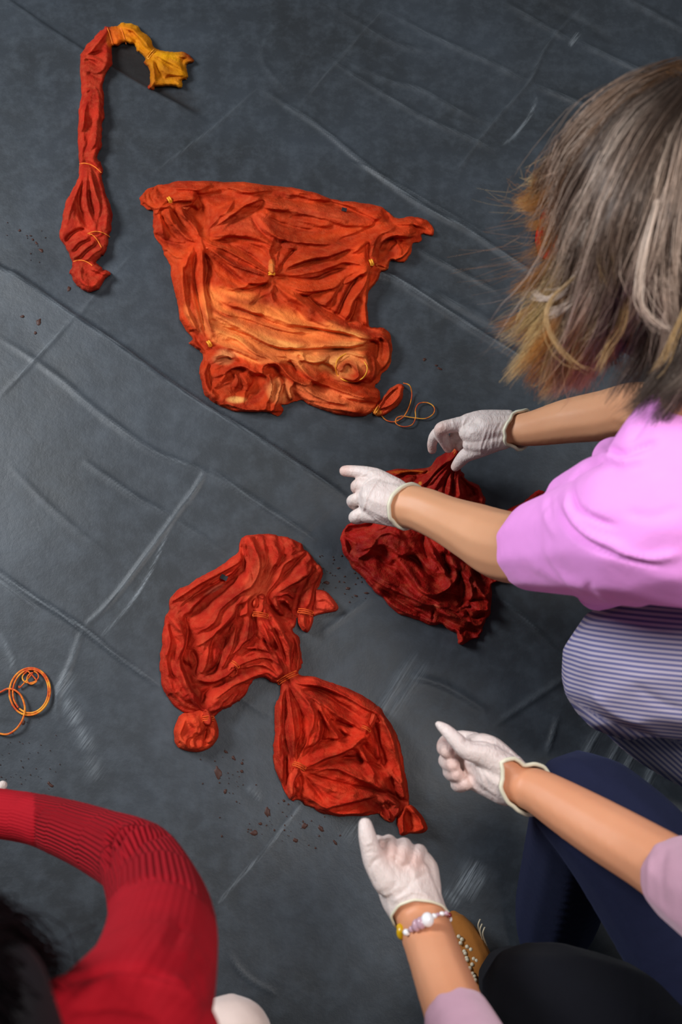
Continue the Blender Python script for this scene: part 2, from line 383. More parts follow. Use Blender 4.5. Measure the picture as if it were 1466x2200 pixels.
# ---------------------------------------------------------------- crumpled cloth builder
def cloth(name, crop, outline, strokes, matr, parent, H0=12., rnd=13., step=2.0, base=None, lic=(3.4, 1.5), color=(190, 55, 25), blobs=(), seed=1, noise_amp=3.5, amp=1.9, zmin=.003):
    """outline/strokes in crop coordinates (ox, oy, scale); heights in mm; builds a folded surface resting on the sheet"""
    rng = np.random.default_rng(seed); ox, oy, k = crop
    tr = lambda pts: np.stack([ox + np.array([p[0] for p in pts], float) / k, oy + np.array([p[1] for p in pts], float) / k], 1)
    pc = tr(outline); pc = crom(np.vstack([pc, pc[:1]]), 5)[:-1]
    wob_ = rng.standard_normal((len(pc), 2)); wob_ = (wob_ + np.roll(wob_, 1, 0) + np.roll(wob_, -1, 0)) / 1.7; pc = pc + wob_ * (1.1 if step >= 1.6 else .5)
    # slight raggedness of the cloth edge
    x0, y0 = pc.min(0) - 6; x1, y1 = pc.max(0) + 6
    xs = np.arange(x0, x1, step); ys = np.arange(y0, y1, step); X, Y = np.meshgrid(xs, ys)
    ins = poly_inside(X, Y, pc); D, T, SG, AX, AY = stroke_eval(X, Y, np.vstack([pc, pc[:1]]))
    # nearest boundary point for snapping
    NX = X - SG * (-AY); NY = Y - SG * AX
    sd = np.where(ins, D, -D)
    e = np.sqrt(np.clip(1 - (1 - np.clip(sd / rnd, 0, 1)) ** 2, 0, 1))
    # orientation field
    w0 = 1 / (D ** 2 + 300.) * .4; C2 = w0 * (AX ** 2 - AY ** 2); S2 = w0 * 2 * AX * AY
    Hs = np.zeros_like(X)
    for sk in strokes:
        pts, wd, a = sk[0], abs(sk[1]), sk[2]; flip = -1 if sk[1] < 0 else 1
        pl = crom(tr(pts), 4) if len(pts) > 2 else tr(pts)
        d, t, sg, ax, ay = stroke_eval(X, Y, pl)
        env = np.clip(np.minimum(t, 1 - t) * 5 + .25, 0, 1)
        if a > 0:   # folds lean over: gentle on one flank, steep on the other
            steep = sg * np.sign(ax - .6 * ay + 1e-6) * flip > 0
            prof = np.where(steep, np.exp(-(d / (wd * .5)) ** 2), np.exp(-(d / (wd * 1.15)) ** 2))
        else: prof = np.exp(-np.sqrt((d / (wd * .8)) ** 2 + .03) + .17)
        Hs += a * env * prof
        wt = min(abs(a), 8) / 8. / (d ** 2 + 60.); C2 += wt * (ax ** 2 - ay ** 2); S2 += wt * 2 * ax * ay
    ang = .5 * np.arctan2(S2, C2); DX, DY = np.cos(ang), np.sin(ang)
    def LIC(sig, L):
        nz = gnoise(X.shape, sig, rng); acc = nz.copy(); ny, nx = X.shape
        for sgn in (1, -1):
            fx = np.tile(np.arange(nx, dtype=float), (ny, 1)); fy = np.tile(np.arange(ny, dtype=float)[:, None], (1, nx)); dx, dy = DX * sgn, DY * sgn
            for _ in range(L):
                fx = np.clip(fx + dx, 0, nx - 1); fy = np.clip(fy + dy, 0, ny - 1); ix = fx.astype(int); iy = fy.astype(int)
                ndx, ndy = DX[iy, ix], DY[iy, ix]; s = np.sign(ndx * dx + ndy * dy); s[s == 0] = 1; dx, dy = ndx * s, ndy * s
                acc += nz[iy, ix]
        acc -= acc.mean(); return acc / (acc.std() + 1e-9)
    n1 = LIC(3.6 * 2 / step, 26); n2 = LIC(1.7 * 2 / step, 16); n0 = LIC(7.5 * 2 / step, 34)
    f1 = np.sqrt(n1 ** 2 + .01) - .8; f2 = np.sqrt(n2 ** 2 + .02) - .8; f0 = np.sqrt(n0 ** 2 + .01) - .8
    lo = gnoise(X.shape, 11, rng)
    deep = sstep(0, 34, sd) if H0 < 16 and rnd < 9 and (x1 - x0) > 150 else 0
    rel = Hs * amp + 1.9 * lic[0] * f1 + 2.1 * lic[1] * f2 + 2.0 * lic[0] * f0 + noise_amp * lo
    for _ in range(2):      # lean the crests over a little
        sh = np.clip(rel, -14, 22) * .22 / step; jj, ii = np.meshgrid(np.arange(X.shape[0]), np.arange(X.shape[1]), indexing='ij')
        fx = np.clip(ii - sh * .55, 0, X.shape[1] - 1.001); fy = np.clip(jj - sh * .83, 0, X.shape[0] - 1.001); ix = fx.astype(int); iy = fy.astype(int); fx -= ix; fy -= iy
        rel = (rel[iy, ix] * (1 - fx) + rel[iy, ix + 1] * fx) * (1 - fy) + (rel[iy + 1, ix] * (1 - fx) + rel[iy + 1, ix + 1] * fx) * fy
    h = e * (H0 + 15 * deep) + np.clip(sd / (rnd * .8), 0, 1) * rel
    h = np.where(h < 2.5, 2.5 * np.exp((np.minimum(h, 2.5) - 2.5) / 4), h)      # soft floor
    h = blur(h, .5); h = np.maximum(h, 0) * np.clip(sd / 2.5, 0, 1) ** .5
    keep = sd > -step * 1.05
    out = keep & (sd <= 0)
    XX = np.where(out, NX, X); YY = np.where(out, NY, Y); h = np.where(out, 0, h)
    zb = ZT(XX, YY)
    if base is not None: zb = zb + base(XX, YY, np.clip(sd, 0, None))
    Z = zb + zmin + h * .001
    ny, nx = X.shape; qm = keep[:-1, :-1] & keep[:-1, 1:] & keep[1:, 1:] & keep[1:, :-1]
    qm &= (ins[:-1, :-1] | ins[:-1, 1:] | ins[1:, 1:] | ins[1:, :-1])
    idx = np.arange(X.size).reshape(ny, nx)
    f = np.stack([idx[1:, :-1], idx[1:, 1:], idx[:-1, 1:], idx[:-1, :-1]], -1)[qm]
    used = np.zeros(X.size, bool); used[f.ravel()] = True; remap = np.cumsum(used) - 1
    co = P3(XX, YY, Z).reshape(-1, 3)[used]
    me = np_mesh(name, co, remap[f])
    c = np.tile(s2l(color), (X.size, 1))
    for b in blobs:
        bx, by = ox + b[0] / k, oy + b[1] / k; rx, ry = b[2] / k, b[3] / k; aa = math.radians(b[5] if len(b) > 5 else 0)
        ux = (X - bx) * math.cos(aa) + (Y - by) * math.sin(aa); uy = -(X - bx) * math.sin(aa) + (Y - by) * math.cos(aa)
        q = (ux / rx) ** 2 + (uy / ry) ** 2
        wgt = np.clip(1.25 - q + .22 * n1 + .25 * lo, 0, 1).reshape(-1, 1); wgt = wgt * wgt * (3 - 2 * wgt)
        c = c * (1 - wgt) + s2l(b[4]) * wgt
    n3 = np.clip(LIC(2.2 * 2 / step, 24), -2, 2).reshape(-1, 1); c = c * np.array([1 + .0, 1, 1]) * np.where(n3 > 0, 1 + .10 * n3 * np.array([.5, 1.6, 1.6]), 1 + .16 * n3 * np.array([.8, 1.3, 1.2]))
    c = np.clip(c * (1 + .10 * lo.reshape(-1, 1) + .06 * n2.reshape(-1, 1)), 0, 1)
    attr_c(me, 'dye', c[used])
    o = link(name, me, matr, parent)
    def height(px, py):
        i = np.clip(((np.asarray(px) - x0) / step).round().astype(int), 0, nx - 1); j = np.clip(((np.asarray(py) - y0) / step).round().astype(int), 0, ny - 1)
        return Z[j, i]
    return o, height
def tube_mesh(name, pts, r, sides=8, closed=False, rfun=None):
    p = np.asarray(pts, float); n = len(p)
    tan = (np.roll(p, -1, 0) - np.roll(p, 1, 0)) if closed else np.gradient(p, axis=0)
    tan /= np.linalg.norm(tan, axis=1)[:, None] + 1e-12
    up = np.array([0, 0, 1.0]); vs = []
    for i in range(n):
        u = up - tan[i] * (up @ tan[i])
        if np.linalg.norm(u) < .2: u = np.array([1.0, 0, 0]) - tan[i] * tan[i][0]
        u /= np.linalg.norm(u); v = np.cross(tan[i], u); rr = r if rfun is None else r * rfun(i / (n - 1))
        for j in range(sides):
            a = 2 * math.pi * j / sides; vs.append(p[i] + rr * (math.cos(a) * u + math.sin(a) * v))
    fs = []
    for i in range(n if closed else n - 1):
        for j in range(sides):
            a = i * sides + j; b = i * sides + (j + 1) % sides; c = ((i + 1) % n) * sides; fs.append((a, b, c + (j + 1) % sides, c + j))
    me = np_mesh(name, vs, fs); return me
def string(name, pxs, r, matr, parent, closed=False, zs=None, n=10):
    """pxs: (px,py,z) points"""
    q = np.array(pxs, float)
    q = crom(np.vstack([q, q[:1]]) if closed else q, n)
    if closed: q = q[:-1]
    return link(name, tube_mesh(name, P3(q[:, 0], q[:, 1], q[:, 2]), r, 8, closed), matr, parent)
def tie(cx, cy, rx, ry, ang, hf, parent, turns=2, r=.0011, m='string', lift=.0015):
    """turns of string over a gathered neck: arcs following the cloth surface"""
    pts = []
    for t in range(turns):
        off = (t - (turns - 1) / 2) * 4.2
        a = math.radians(ang); seq = np.linspace(-1, 1, 9); row = []
        for s in seq:
            x = cx + s * rx * math.cos(a) - off * math.sin(a); y = cy + s * rx * math.sin(a) + off * math.cos(a) - ry * (1 - s * s)
            row.append((x, y, float(hf(x, y)) + lift * (1.6 - s * s * 1.4)))
        pts += row if t % 2 == 0 else row[::-1]
    return string('string_tie', pts, r, M[m], parent, n=4)

# ---------------------------------------------------------------- garment 1: long rolled cloth, red turning yellow
def sk(pl, w, a): return (pl, w, a)
C1 = (100, 20, 3.438)
g1 = empty('tied_cloth', P3(205, 330, 0).tolist())
tag(g1, 'long narrow rolled cloth tied with string, red with a bent yellow end', 'tied cloth')
o1 = [(1075,360),(1085,385),(1060,400),(1035,430),(1045,500),(1030,515),(1000,525),(1000,560),(985,578),(900,568),(805,572),(795,590),(770,592),(752,575),(765,520),(768,460),(740,420),(722,385),(735,360),(690,325),(665,290),(640,262),(600,250),(530,268),(490,275),(478,320),(482,400),(478,425),(445,460),(420,545),(425,640),(428,780),(408,860),(412,990),(375,1075),(395,1130),(418,1205),(405,1230),(425,1330),(460,1430),(487,1520),(475,1620),(462,1680),(455,1740),(430,1810),(405,1820),(370,1870),(400,1900),(420,1925),(472,1950),(465,1970),(430,1990),(395,2060),(310,2090),(250,2060),(205,2020),(185,1970),(168,1945),(180,1920),(190,1900),(180,1850),(150,1780),(110,1700),(100,1640),(110,1590),(130,1480),(165,1380),(215,1290),(235,1240),(240,1150),(232,1050),(235,920),(232,760),(250,680),(262,600),(250,480),(248,350),(270,310),(310,260),(370,190),(410,150),(450,128),(510,125),(560,98),(610,98),(670,125),(720,170),(760,215),(790,265),(830,300),(900,310),(980,318),(1050,335)]
s1 = [sk([(430,170),(350,260),(300,340)],9,6), sk([(280,380),(340,395),(400,440)],6,-9), sk([(260,330),(360,330),(440,300)],5,-6), sk([(470,330),(440,420),(380,470)],8,6),
 sk([(300,470),(360,500),(430,540)],5,-7), sk([(270,600),(350,590),(420,620)],12,3), sk([(300,650),(270,780),(265,900),(280,1000)],8,6), sk([(380,620),(390,740),(370,900),(340,1040)],10,6),
 sk([(275,880),(250,960),(260,1080)],5,-6), sk([(330,780),(330,900),(300,1020),(270,1120)],5,-5), sk([(370,1000),(330,1060),(290,1130)],6,-5),
 sk([(240,1155),(290,1140),(340,1155),(400,1220)],5,-9),
 sk([(260,1180),(240,1300),(180,1450),(140,1600)],9,6), sk([(290,1190),(290,1350),(310,1480),(360,1600)],7,8), sk([(320,1190),(360,1350),(390,1450),(370,1580)],6,8), sk([(380,1230),(430,1400),(450,1520),(440,1640)],9,7),
 sk([(255,1300),(250,1450),(270,1550),(310,1600)],6,-13), sk([(310,1330),(330,1450),(375,1555)],6,-13), sk([(270,1210),(265,1320),(240,1420)],5,-8), sk([(350,1200),(400,1340),(410,1440)],4,-7),
 sk([(150,1740),(190,1680),(250,1645),(300,1650)],8,-15), sk([(265,1500),(300,1600),(330,1630)],7,-13),
 sk([(180,1790),(230,1720),(320,1680)],7,8), sk([(220,1830),(290,1760),(360,1720)],7,8), sk([(280,1860),(350,1790),(420,1760)],8,8), sk([(200,1810),(270,1740),(340,1700)],4,-7), sk([(250,1850),(330,1770),(400,1730)],4,-7),
 sk([(200,1870),(260,1865),(340,1900)],6,-11), sk([(180,1940),(220,1980),(260,2040)],6,6), sk([(240,1900),(250,1980),(300,2050)],7,6), sk([(320,1910),(380,1930),(450,1955)],8,8), sk([(330,2040),(400,2010),(430,1960)],8,6),
 sk([(215,1930),(235,2000),(280,2060)],4,-7), sk([(290,1960),(350,1970),(410,1970)],4,-6),
 sk([(470,140),(480,200),(495,265)],5,-7), sk([(540,140),(570,190),(590,240)],5,-6),
 sk([(560,115),(640,160),(710,230),(780,300)],7,6), sk([(600,230),(660,290),(740,360)],6,6), sk([(600,150),(670,210),(720,280),(770,320)],5,-9), sk([(560,160),(620,200),(680,260)],4,-5), sk([(650,230),(690,290),(750,340)],4,-7),
 sk([(770,350),(800,320),(830,300)],6,-12), sk([(780,340),(740,380),(760,400)],5,-5),
 sk([(830,320),(930,330),(1060,360)],8,8), sk([(830,340),(930,400),(1030,450)],9,8), sk([(800,380),(790,470),(780,570)],9,7), sk([(840,530),(920,550),(990,550)],8,7), sk([(850,400),(880,460),(960,480),(1030,490)],10,4),
 sk([(800,370),(820,450),(870,525),(930,515),(1000,515)],5,-12), sk([(810,350),(870,390),(940,445)],5,-9), sk([(1030,360),(1010,410),(1035,450)],5,-9)]
ob, h1 = cloth('cloth_body', C1, o1, s1, M['dyed'], g1, amp=1.25, step=1.6, zmin=.005, H0=18, rnd=15, lic=(1.0, .7), color=(182, 46, 24), seed=11, noise_amp=2.5,
   blobs=[(660,170,220,110,(222,148,8),35),(560,190,110,85,(226,140,14)),(900,440,290,260,(222,148,6)),(760,310,120,140,(222,148,8)),(500,200,55,90,(222,110,20))])
for c in ((470,200,60,14),(568,195,50,14)): tie(100+c[0]/3.438, 20+c[1]/3.438, 19, 1, 72, h1, g1, 1, m='orange_string')
tie(100+775/3.438, 20+330/3.438, 12, 1, 130, h1, g1, 2, m='amber_string')
tie(100+325/3.438, 20+1175/3.438, 25, 8, 22, h1, g1, 1, m='orange_string')
tie(100+385/3.438, 20+1670/3.438, 24, 8, 8, h1, g1, 1, m='orange_string'); tie(100+360/3.438, 20+1710/3.438, 20, 7, 48, h1, g1, 1, m='orange_string')
tie(100+270/3.438, 20+1880/3.438, 21, 7, 12, h1, g1, 1, m='orange_string')

# ---------------------------------------------------------------- garment 2: the big orange shirt
C2 = (280, 360, 2.156); X2 = lambda x: 280 + x / 2.156; Y2 = lambda y: 360 + y / 2.156
g2 = empty('tied_shirt', P3(580, 640, 0).tolist())
tag(g2, 'largest orange-red dyed shirt spread out flat with pale orange lower panel', 'tied shirt')
o2 = [(130,85),(160,75),(250,65),(400,64),(560,68),(700,85),(820,108),(930,140),(1000,158),(1110,165),(1170,185),(1215,222),(1250,238),(1300,226),(1350,235),(1385,250),(1408,295),(1395,315),(1355,310),(1345,345),(1310,350),(1300,400),(1270,435),(1210,430),(1195,470),(1165,485),(1150,520),(1110,570),(1100,640),(1105,690),(1115,742),(1170,740),(1200,770),(1212,830),(1205,900),(1170,950),(1155,990),(1130,1015),(1150,1030),(1155,1080),(1130,1120),(1110,1140),(1060,1152),(970,1145),(900,1125),(830,1100),(790,1080),(740,1090),(700,1100),(712,1120),(690,1150),(640,1135),(560,1130),(480,1125),(420,1105),(370,1080),(340,1040),(325,990),(322,930),(340,880),(330,850),(300,835),(272,815),(290,790),(245,730),(225,680),(215,600),(190,520),(180,440),(155,400),(150,370),(110,310),(105,250),(108,200),(80,195),(50,170),(48,140),(65,105),(95,95)]
s2 = [sk([(360,345),(450,380),(540,430),(640,485)],5,9), sk([(370,370),(450,430),(550,470),(630,500)],4,8), sk([(350,385),(450,470),(520,530),(600,545)],6,-10), sk([(360,330),(500,375),(600,445),(650,480)],4,-8), sk([(400,385),(480,425),(560,455)],3,-6),
 sk([(510,550),(560,530),(620,525),(650,510)],9,9), sk([(490,562),(540,575),(600,562),(640,540)],5,-10), sk([(350,400),(430,420),(490,480),(540,520)],16,6),
 sk([(150,90),(400,84),(700,106),(950,158),(1110,190)],14,6), sk([(560,135),(700,150),(850,170),(950,180)],6,-6), sk([(900,170),(980,185),(1060,220),(1130,245)],8,-15), sk([(570,160),(700,185),(850,215),(1000,255),(1100,270)],15,6),
 sk([(400,280),(450,220),(520,175),(590,140),(640,150),(700,165)],7,8), sk([(440,275),(500,240),(580,215),(620,150)],5,-7), sk([(590,225),(640,285),(720,330),(850,350),(960,345)],10,7), sk([(560,230),(600,290),(660,340),(740,370)],5,-7), sk([(640,230),(700,270),(780,290),(870,305)],5,-8),
 sk([(380,290),(440,250),(500,230)],5,-7), sk([(400,330),(480,305),(600,330),(700,360),(800,380)],10,6), sk([(420,350),(520,350),(620,390),(650,450)],5,-6), sk([(300,130),(420,130),(520,150)],8,-5), sk([(300,100),(340,200),(350,290)],8,-6), sk([(480,110),(560,110),(700,135)],10,3),
 sk([(700,500),(800,488),(900,468),(1000,430),(1100,440)],9,7), sk([(700,515),(850,522),(950,492),(1060,462)],5,-8), sk([(700,530),(820,562),(940,555),(1040,510),(1090,465)],9,7), sk([(690,475),(740,420),(770,385)],5,-10), sk([(700,470),(800,425),(920,400),(1020,360),(1110,310)],9,7), sk([(720,485),(830,450),(930,430),(1010,385)],5,-7), sk([(650,430),(640,390),(660,340)],8,4), sk([(680,440),(700,380),(720,330)],5,-5),
 sk([(1020,390),(1070,355),(1130,330)],8,8), sk([(960,345),(1050,310),(1120,280),(1140,250)],6,-8), sk([(1110,400),(1130,330),(1180,285),(1260,255),(1340,262)],9,9), sk([(1105,430),(1095,370),(1110,330)],5,-8), sk([(1150,400),(1180,340),(1230,305),(1310,320)],8,9), sk([(1160,395),(1195,345),(1250,340)],7,-14), sk([(1200,400),(1230,360),(1270,350)],6,-12), sk([(1190,425),(1250,410),(1290,370)],7,8), sk([(1225,330),(1250,370),(1240,400)],4,6), sk([(1300,240),(1330,300),(1300,340)],8,-5), sk([(1180,200),(1200,250),(1250,270)],7,-6), sk([(1130,440),(1170,450),(1190,470)],6,6),
 sk([(1100,450),(1060,560),(1020,640),(1000,710)],9,8), sk([(1080,480),(1030,560),(985,640),(965,690)],7,-15), sk([(1105,480),(1090,560),(1080,650),(1095,730)],9,7), sk([(1060,600),(1040,680),(1010,735)],6,-13), sk([(1040,480),(970,560),(900,630)],9,5), sk([(1060,470),(1000,520),(940,568),(840,595),(790,600)],6,-9), sk([(1000,520),(950,600),(930,660)],5,-7),
 sk([(690,545),(780,605),(850,655),(900,695),(1000,730),(1080,760),(1140,785)],-15,13), sk([(760,575),(830,610),(890,655),(950,685),(1040,735),(1100,748)],7,-14),
 sk([(670,520),(690,580),(760,640),(800,700)],6,-5), sk([(660,540),(660,620),(700,680)],6,4), sk([(640,540),(600,600),(560,640)],6,-4),
 sk([(360,640),(440,685),(560,720),(650,752),(750,772),(900,785)],5,-8), sk([(380,672),(480,722),(600,792),(700,822),(850,832),(1000,822),(1130,800)],12,7), sk([(370,712),(460,762),(560,795),(640,835),(740,852),(900,842),(1050,850)],5,-8), sk([(450,640),(560,682),(700,738),(850,752),(1000,775),(1120,805)],5,-7), sk([(420,618),(560,655),(720,705),(860,735),(980,760)],12,5),
 sk([(400,758),(500,792),(580,850),(700,890),(760,900)],10,6), sk([(410,738),(500,772),(620,862),(740,892)],5,-7), sk([(420,822),(520,842),(620,882),(700,902)],8,6), sk([(430,803),(520,832),(600,872),(660,890)],4,-7), sk([(430,845),(520,868),(600,905)],4,-6), sk([(700,860),(850,870),(1000,850),(1100,835)],5,-6), sk([(720,880),(850,890),(940,885)],9,4),
 sk([(330,350),(332,450),(338,560),(352,680),(375,780)],9,8), sk([(310,370),(300,480),(308,560),(328,660),(352,780)],5,-11), sk([(270,380),(235,500),(245,600),(290,720),(335,790)],12,7), sk([(345,390),(362,470),(352,560),(370,650)],5,-9), sk([(230,420),(260,520),(265,640),(310,740)],5,-6),
 sk([(140,260),(160,340),(200,400),(260,400)],10,6), sk([(115,310),(180,355),(240,365),(290,345)],6,-9), sk([(170,180),(200,260),(260,320),(310,340)],8,7), sk([(145,220),(190,300),(240,345)],5,-9), sk([(225,200),(285,260),(320,315)],7,8), sk([(200,200),(240,270),(290,325)],4,-8), sk([(290,190),(320,245),(350,310)],8,-15), sk([(360,290),(400,230),(440,190),(480,150)],7,6), sk([(355,280),(340,230),(330,190)],6,-9), sk([(260,210),(280,170),(330,150)],8,-8),
 sk([(60,110),(70,160),(110,180),(160,150)],8,6), sk([(110,100),(100,140),(120,170)],5,-5), sk([(190,150),(230,140),(290,155),(255,195)],10,10), sk([(135,100),(150,125),(165,135)],6,-12), sk([(110,220),(130,190),(180,170)],6,6),
 sk([(440,960),(490,940),(540,960)],18,-9), sk([(470,1040),(560,1040),(620,1000)],18,-10), sk([(560,1060),(600,1000),(600,940)],12,-8), sk([(340,890),(335,990),(380,1065),(450,1108)],14,9), sk([(430,1085),(520,1105),(610,1115),(690,1130)],9,7), sk([(430,960),(470,930),(530,920),(600,960)],7,9), sk([(420,990),(460,950),(500,975),(490,1050)],5,6), sk([(510,960),(545,1020),(530,1090)],5,6), sk([(400,900),(450,880),(520,895)],6,-9), sk([(380,860),(440,850),(480,890)],7,7),
 sk([(605,950),(610,915),(650,902),(690,912),(725,955),(780,992),(835,1000)],4,14), sk([(605,945),(640,965),(652,1010),(645,1070),(615,1110)],4,13), sk([(625,938),(670,930),(700,965)],6,-13), sk([(665,985),(700,975),(735,1000)],6,-12), sk([(700,1000),(680,1060),(662,1110)],6,9), sk([(755,1000),(735,1030),(750,1075)],5,9), sk([(700,1065),(718,1010)],5,-12), sk([(670,1000),(665,1050),(640,1110)],4,-10),
 sk([(770,880),(790,925),(850,980),(950,1020),(1050,1050),(1130,1065)],8,10), sk([(760,865),(790,862),(800,890)],6,8), sk([(730,905),(760,925),(780,960)],6,-12), sk([(845,1010),(880,1035),(925,1052)],7,-16), sk([(870,905),(950,955),(1030,1000),(1110,1015)],8,-13), sk([(790,1000),(850,1045),(930,1075),(1020,1085)],7,8), sk([(790,1055),(880,1095),(980,1115),(1080,1125)],9,7), sk([(820,1075),(900,1090),(990,1100)],4,-6), sk([(960,1060),(1040,1090),(1100,1095)],5,-9), sk([(850,985),(950,1000),(1060,1040)],4,-6),
 sk([(1130,765),(1185,800),(1192,880),(1160,945)],10,9), sk([(1110,800),(1150,830),(1145,900)],6,-12), sk([(1160,780),(1170,840),(1175,900)],4,-8), sk([(950,915),(965,875),(1020,855),(1080,875),(1105,930)],9,8), sk([(960,950),(990,980),(1050,985),(1095,960)],8,7), sk([(990,930),(1010,915),(1040,940)],6,-9), sk([(1040,900),(1050,950),(1030,975)],5,6), sk([(900,960),(880,930),(920,890),(1000,860)],6,-7), sk([(1130,880),(1130,940),(1110,1000)],7,6)]
blob2 = [(760,800,470,125,(252,150,76),14),(640,690,330,90,(246,126,58),18),(990,910,110,90,(226,140,74)),(560,830,180,50,(238,132,64),20),(490,1075,60,22,(248,176,96)),(700,1040,75,70,(240,142,78)),(430,880,60,40,(232,150,90)),(900,1060,220,55,(236,112,58),18),(560,260,200,50,(200,66,30),0),(800,200,240,34,(206,72,32),10),(655,450,14,24,(226,120,50))]
ob, h2 = cloth('cloth_body', C2, o2, s2, M['dyed'], g2, step=1.6, H0=8, rnd=5, lic=(2.4, 1.4), color=(200, 62, 20), seed=22, noise_amp=3.5, blobs=blob2)
def raised(amp, sd_scale=8.):
    return lambda x, y, sd: amp * np.sqrt(np.clip(sd / sd_scale, 0, 1))
ob, hk = cloth('knot_tail', C2, [(1122,1140),(1130,1112),(1150,1092),(1172,1062),(1205,1022),(1240,1004),(1262,1005),(1268,1035),(1260,1075),(1230,1112),(1190,1142),(1155,1152)],
   [sk([(1150,1120),(1200,1100),(1250,1040)],6,7), sk([(1150,1105),(1190,1050),(1240,1015)],5,7), sk([(1180,1090),(1220,1050),(1240,1030)],5,-10), sk([(1140,1125),(1160,1110),(1175,1090)],3,-6), sk([(1150,1140),(1180,1120),(1210,1100)],3,-6)],
   M['dyed'], g2, H0=16, rnd=11, step=1.3, lic=(2, 1.5), color=(214, 72, 34), seed=23, blobs=[(1145,1130,22,20,(226,130,40))])
for kx, ky, a in ((655,492,0), (1118,440,70), (366,816,60), (182,150,60)):
    x, y = X2(kx), Y2(ky); zz = float(h2(x, y))
    # small tied nub pushed up through the string
    tie(x, y, 5.5, 1.5, a, lambda px, py, zz=zz: zz + .001, g2, 2, .0021, 'amber_string', .004)
ob, _ = cloth('knot_tail', C2, [(637,485),(634,455),(645,438),(665,436),(680,450),(682,470),(676,490),(656,500)], [sk([(655,490),(656,445)],4,3)], M['dyed'], g2, H0=9, rnd=7, step=1.2, base=raised(.022, 4), lic=(1,.6), color=(226,128,60), seed=24)
ob, _ = cloth('knot_tail', C2, [(330,365),(335,348),(360,342),(378,350),(380,368),(362,385),(340,386)], [], M['dyed'], g2, H0=9, rnd=8, step=1.2, base=raised(.014, 5), lic=(.6,.5), color=(216,84,44), seed=25)
ob, _ = cloth('knot_tail', C2, [(185,150),(215,138),(260,132),(298,150),(292,170),(265,205),(235,196),(205,180)], [sk([(200,160),(290,160)],4,4),sk([(200,165),(260,195)],4,3),sk([(200,150),(270,175)],3,-5)], M['dyed'], g2, H0=8, rnd=7, step=1.3, base=raised(.014, 5), lic=(1,.6), color=(222,88,44), seed=26)
ob, _ = cloth('knot_tail', C2, [(1122,440),(1140,428),(1175,432),(1196,450),(1192,472),(1165,480),(1130,462)], [sk([(1130,446),(1185,455)],4,4)], M['dyed'], g2, H0=9, rnd=7, step=1.3, base=raised(.010, 5), lic=(1,.8), color=(224,96,40), seed=27)
zt = lambda x, y: float(h2(x, y)) + .002
string('string_tie', [(X2(x), Y2(y), zt(X2(x), Y2(y)) + .002) for x, y in ((1000,862),(965,885),(952,920),(960,960),(990,985),(1030,992),(1070,980),(1092,955),(1098,925),(1085,900))], .0013, M['amber_string'], g2, n=5)
lo_ = [(1150,1110),(1162,1145),(1190,1172),(1230,1176),(1270,1150),(1295,1100),(1305,1050),(1295,1010),(1265,998)]
string('string_tie', [(X2(x), Y2(y), .004 + (.012 if i > 6 else 0)) for i, (x, y) in enumerate(lo_)], .0012, M['string'], g2)
lo_ = [(1270,1152),(1320,1160),(1370,1162),(1405,1140),(1408,1110),(1380,1090),(1340,1092),(1322,1120),(1322,1160),(1305,1192),(1265,1200),(1232,1185),(1235,1160),(1262,1150)]
string('string_tie', [(X2(x), Y2(y), .0045) for x, y in lo_], .0011, M['string'], g2)
tie(X2(1140), Y2(1118), 9, 0, -60, hk, g2, 3, .0011)
def small_tag(parent, px, py, hf, sz=8, rot=.3, dz=.004):
    c = []
    for dx, dy in ((-1, -.7), (1, -.7), (1, .7), (-1, .7)):
        x = px + sz * (dx * math.cos(rot) - dy * math.sin(rot)); y = py + sz * (dx * math.sin(rot) + dy * math.cos(rot)); c.append((x, y))
    z = max(float(hf(x, y)) for x, y in c + [(px, py)]) + dz; top = [P3(x, y, z) for x, y in c]; bot = [P3(x, y, z - .001) for x, y in c]
    me = np_mesh('label_tag', top + bot, [(3, 2, 1, 0), (4, 5, 6, 7), (0, 1, 5, 4), (1, 2, 6, 5), (2, 3, 7, 6), (3, 0, 4, 7)], False)
    o = link('label_tag', me, M['tag'], parent); tag(o, 'small black sewn label'); return o
small_tag(g2, X2(992), Y2(194), h2, 5.5, .2)

# ---------------------------------------------------------------- garment 3: waist-tied shirt in the middle
C3 = (320, 1120, 2.365); X3 = lambda x: 320 + x / 2.365; Y3 = lambda y: 1120 + y / 2.365
g3 = empty('tied_shirt', P3(600, 1460, 0).tolist())
tag(g3, 'red dyed shirt tied at the waist into two lobes, lying between the pointing hands', 'tied shirt')
o3 = [(470,85),(490,75),(560,66),(640,68),(720,85),(770,110),(800,150),(850,205),(885,245),(880,290),(860,340),(850,370),(838,430),(835,470),(820,500),(770,500),(755,490),(740,480),(745,520),(730,560),(755,580),(772,640),(780,700),(775,740),(760,775),(830,790),(920,820),(1000,845),(1080,885),(1150,930),(1190,965),(1240,1040),(1270,1100),(1285,1180),(1300,1270),(1315,1350),(1325,1420),(1310,1455),(1270,1490),(1235,1530),(1200,1520),(1170,1490),(1100,1498),(1020,1500),(950,1495),(880,1480),(810,1450),(760,1415),(730,1420),(700,1390),(660,1310),(638,1240),(632,1180),(638,1100),(640,1000),(645,940),(665,880),(668,820),(640,825),(600,800),(545,800),(520,830),(480,890),(430,930),(370,965),(335,990),(300,1010),(260,990),(170,970),(120,930),(85,880),(60,800),(55,720),(65,640),(70,560),(85,480),(105,450),(105,400),(140,355),(200,320),(270,275),(340,240),(400,195),(450,150)]
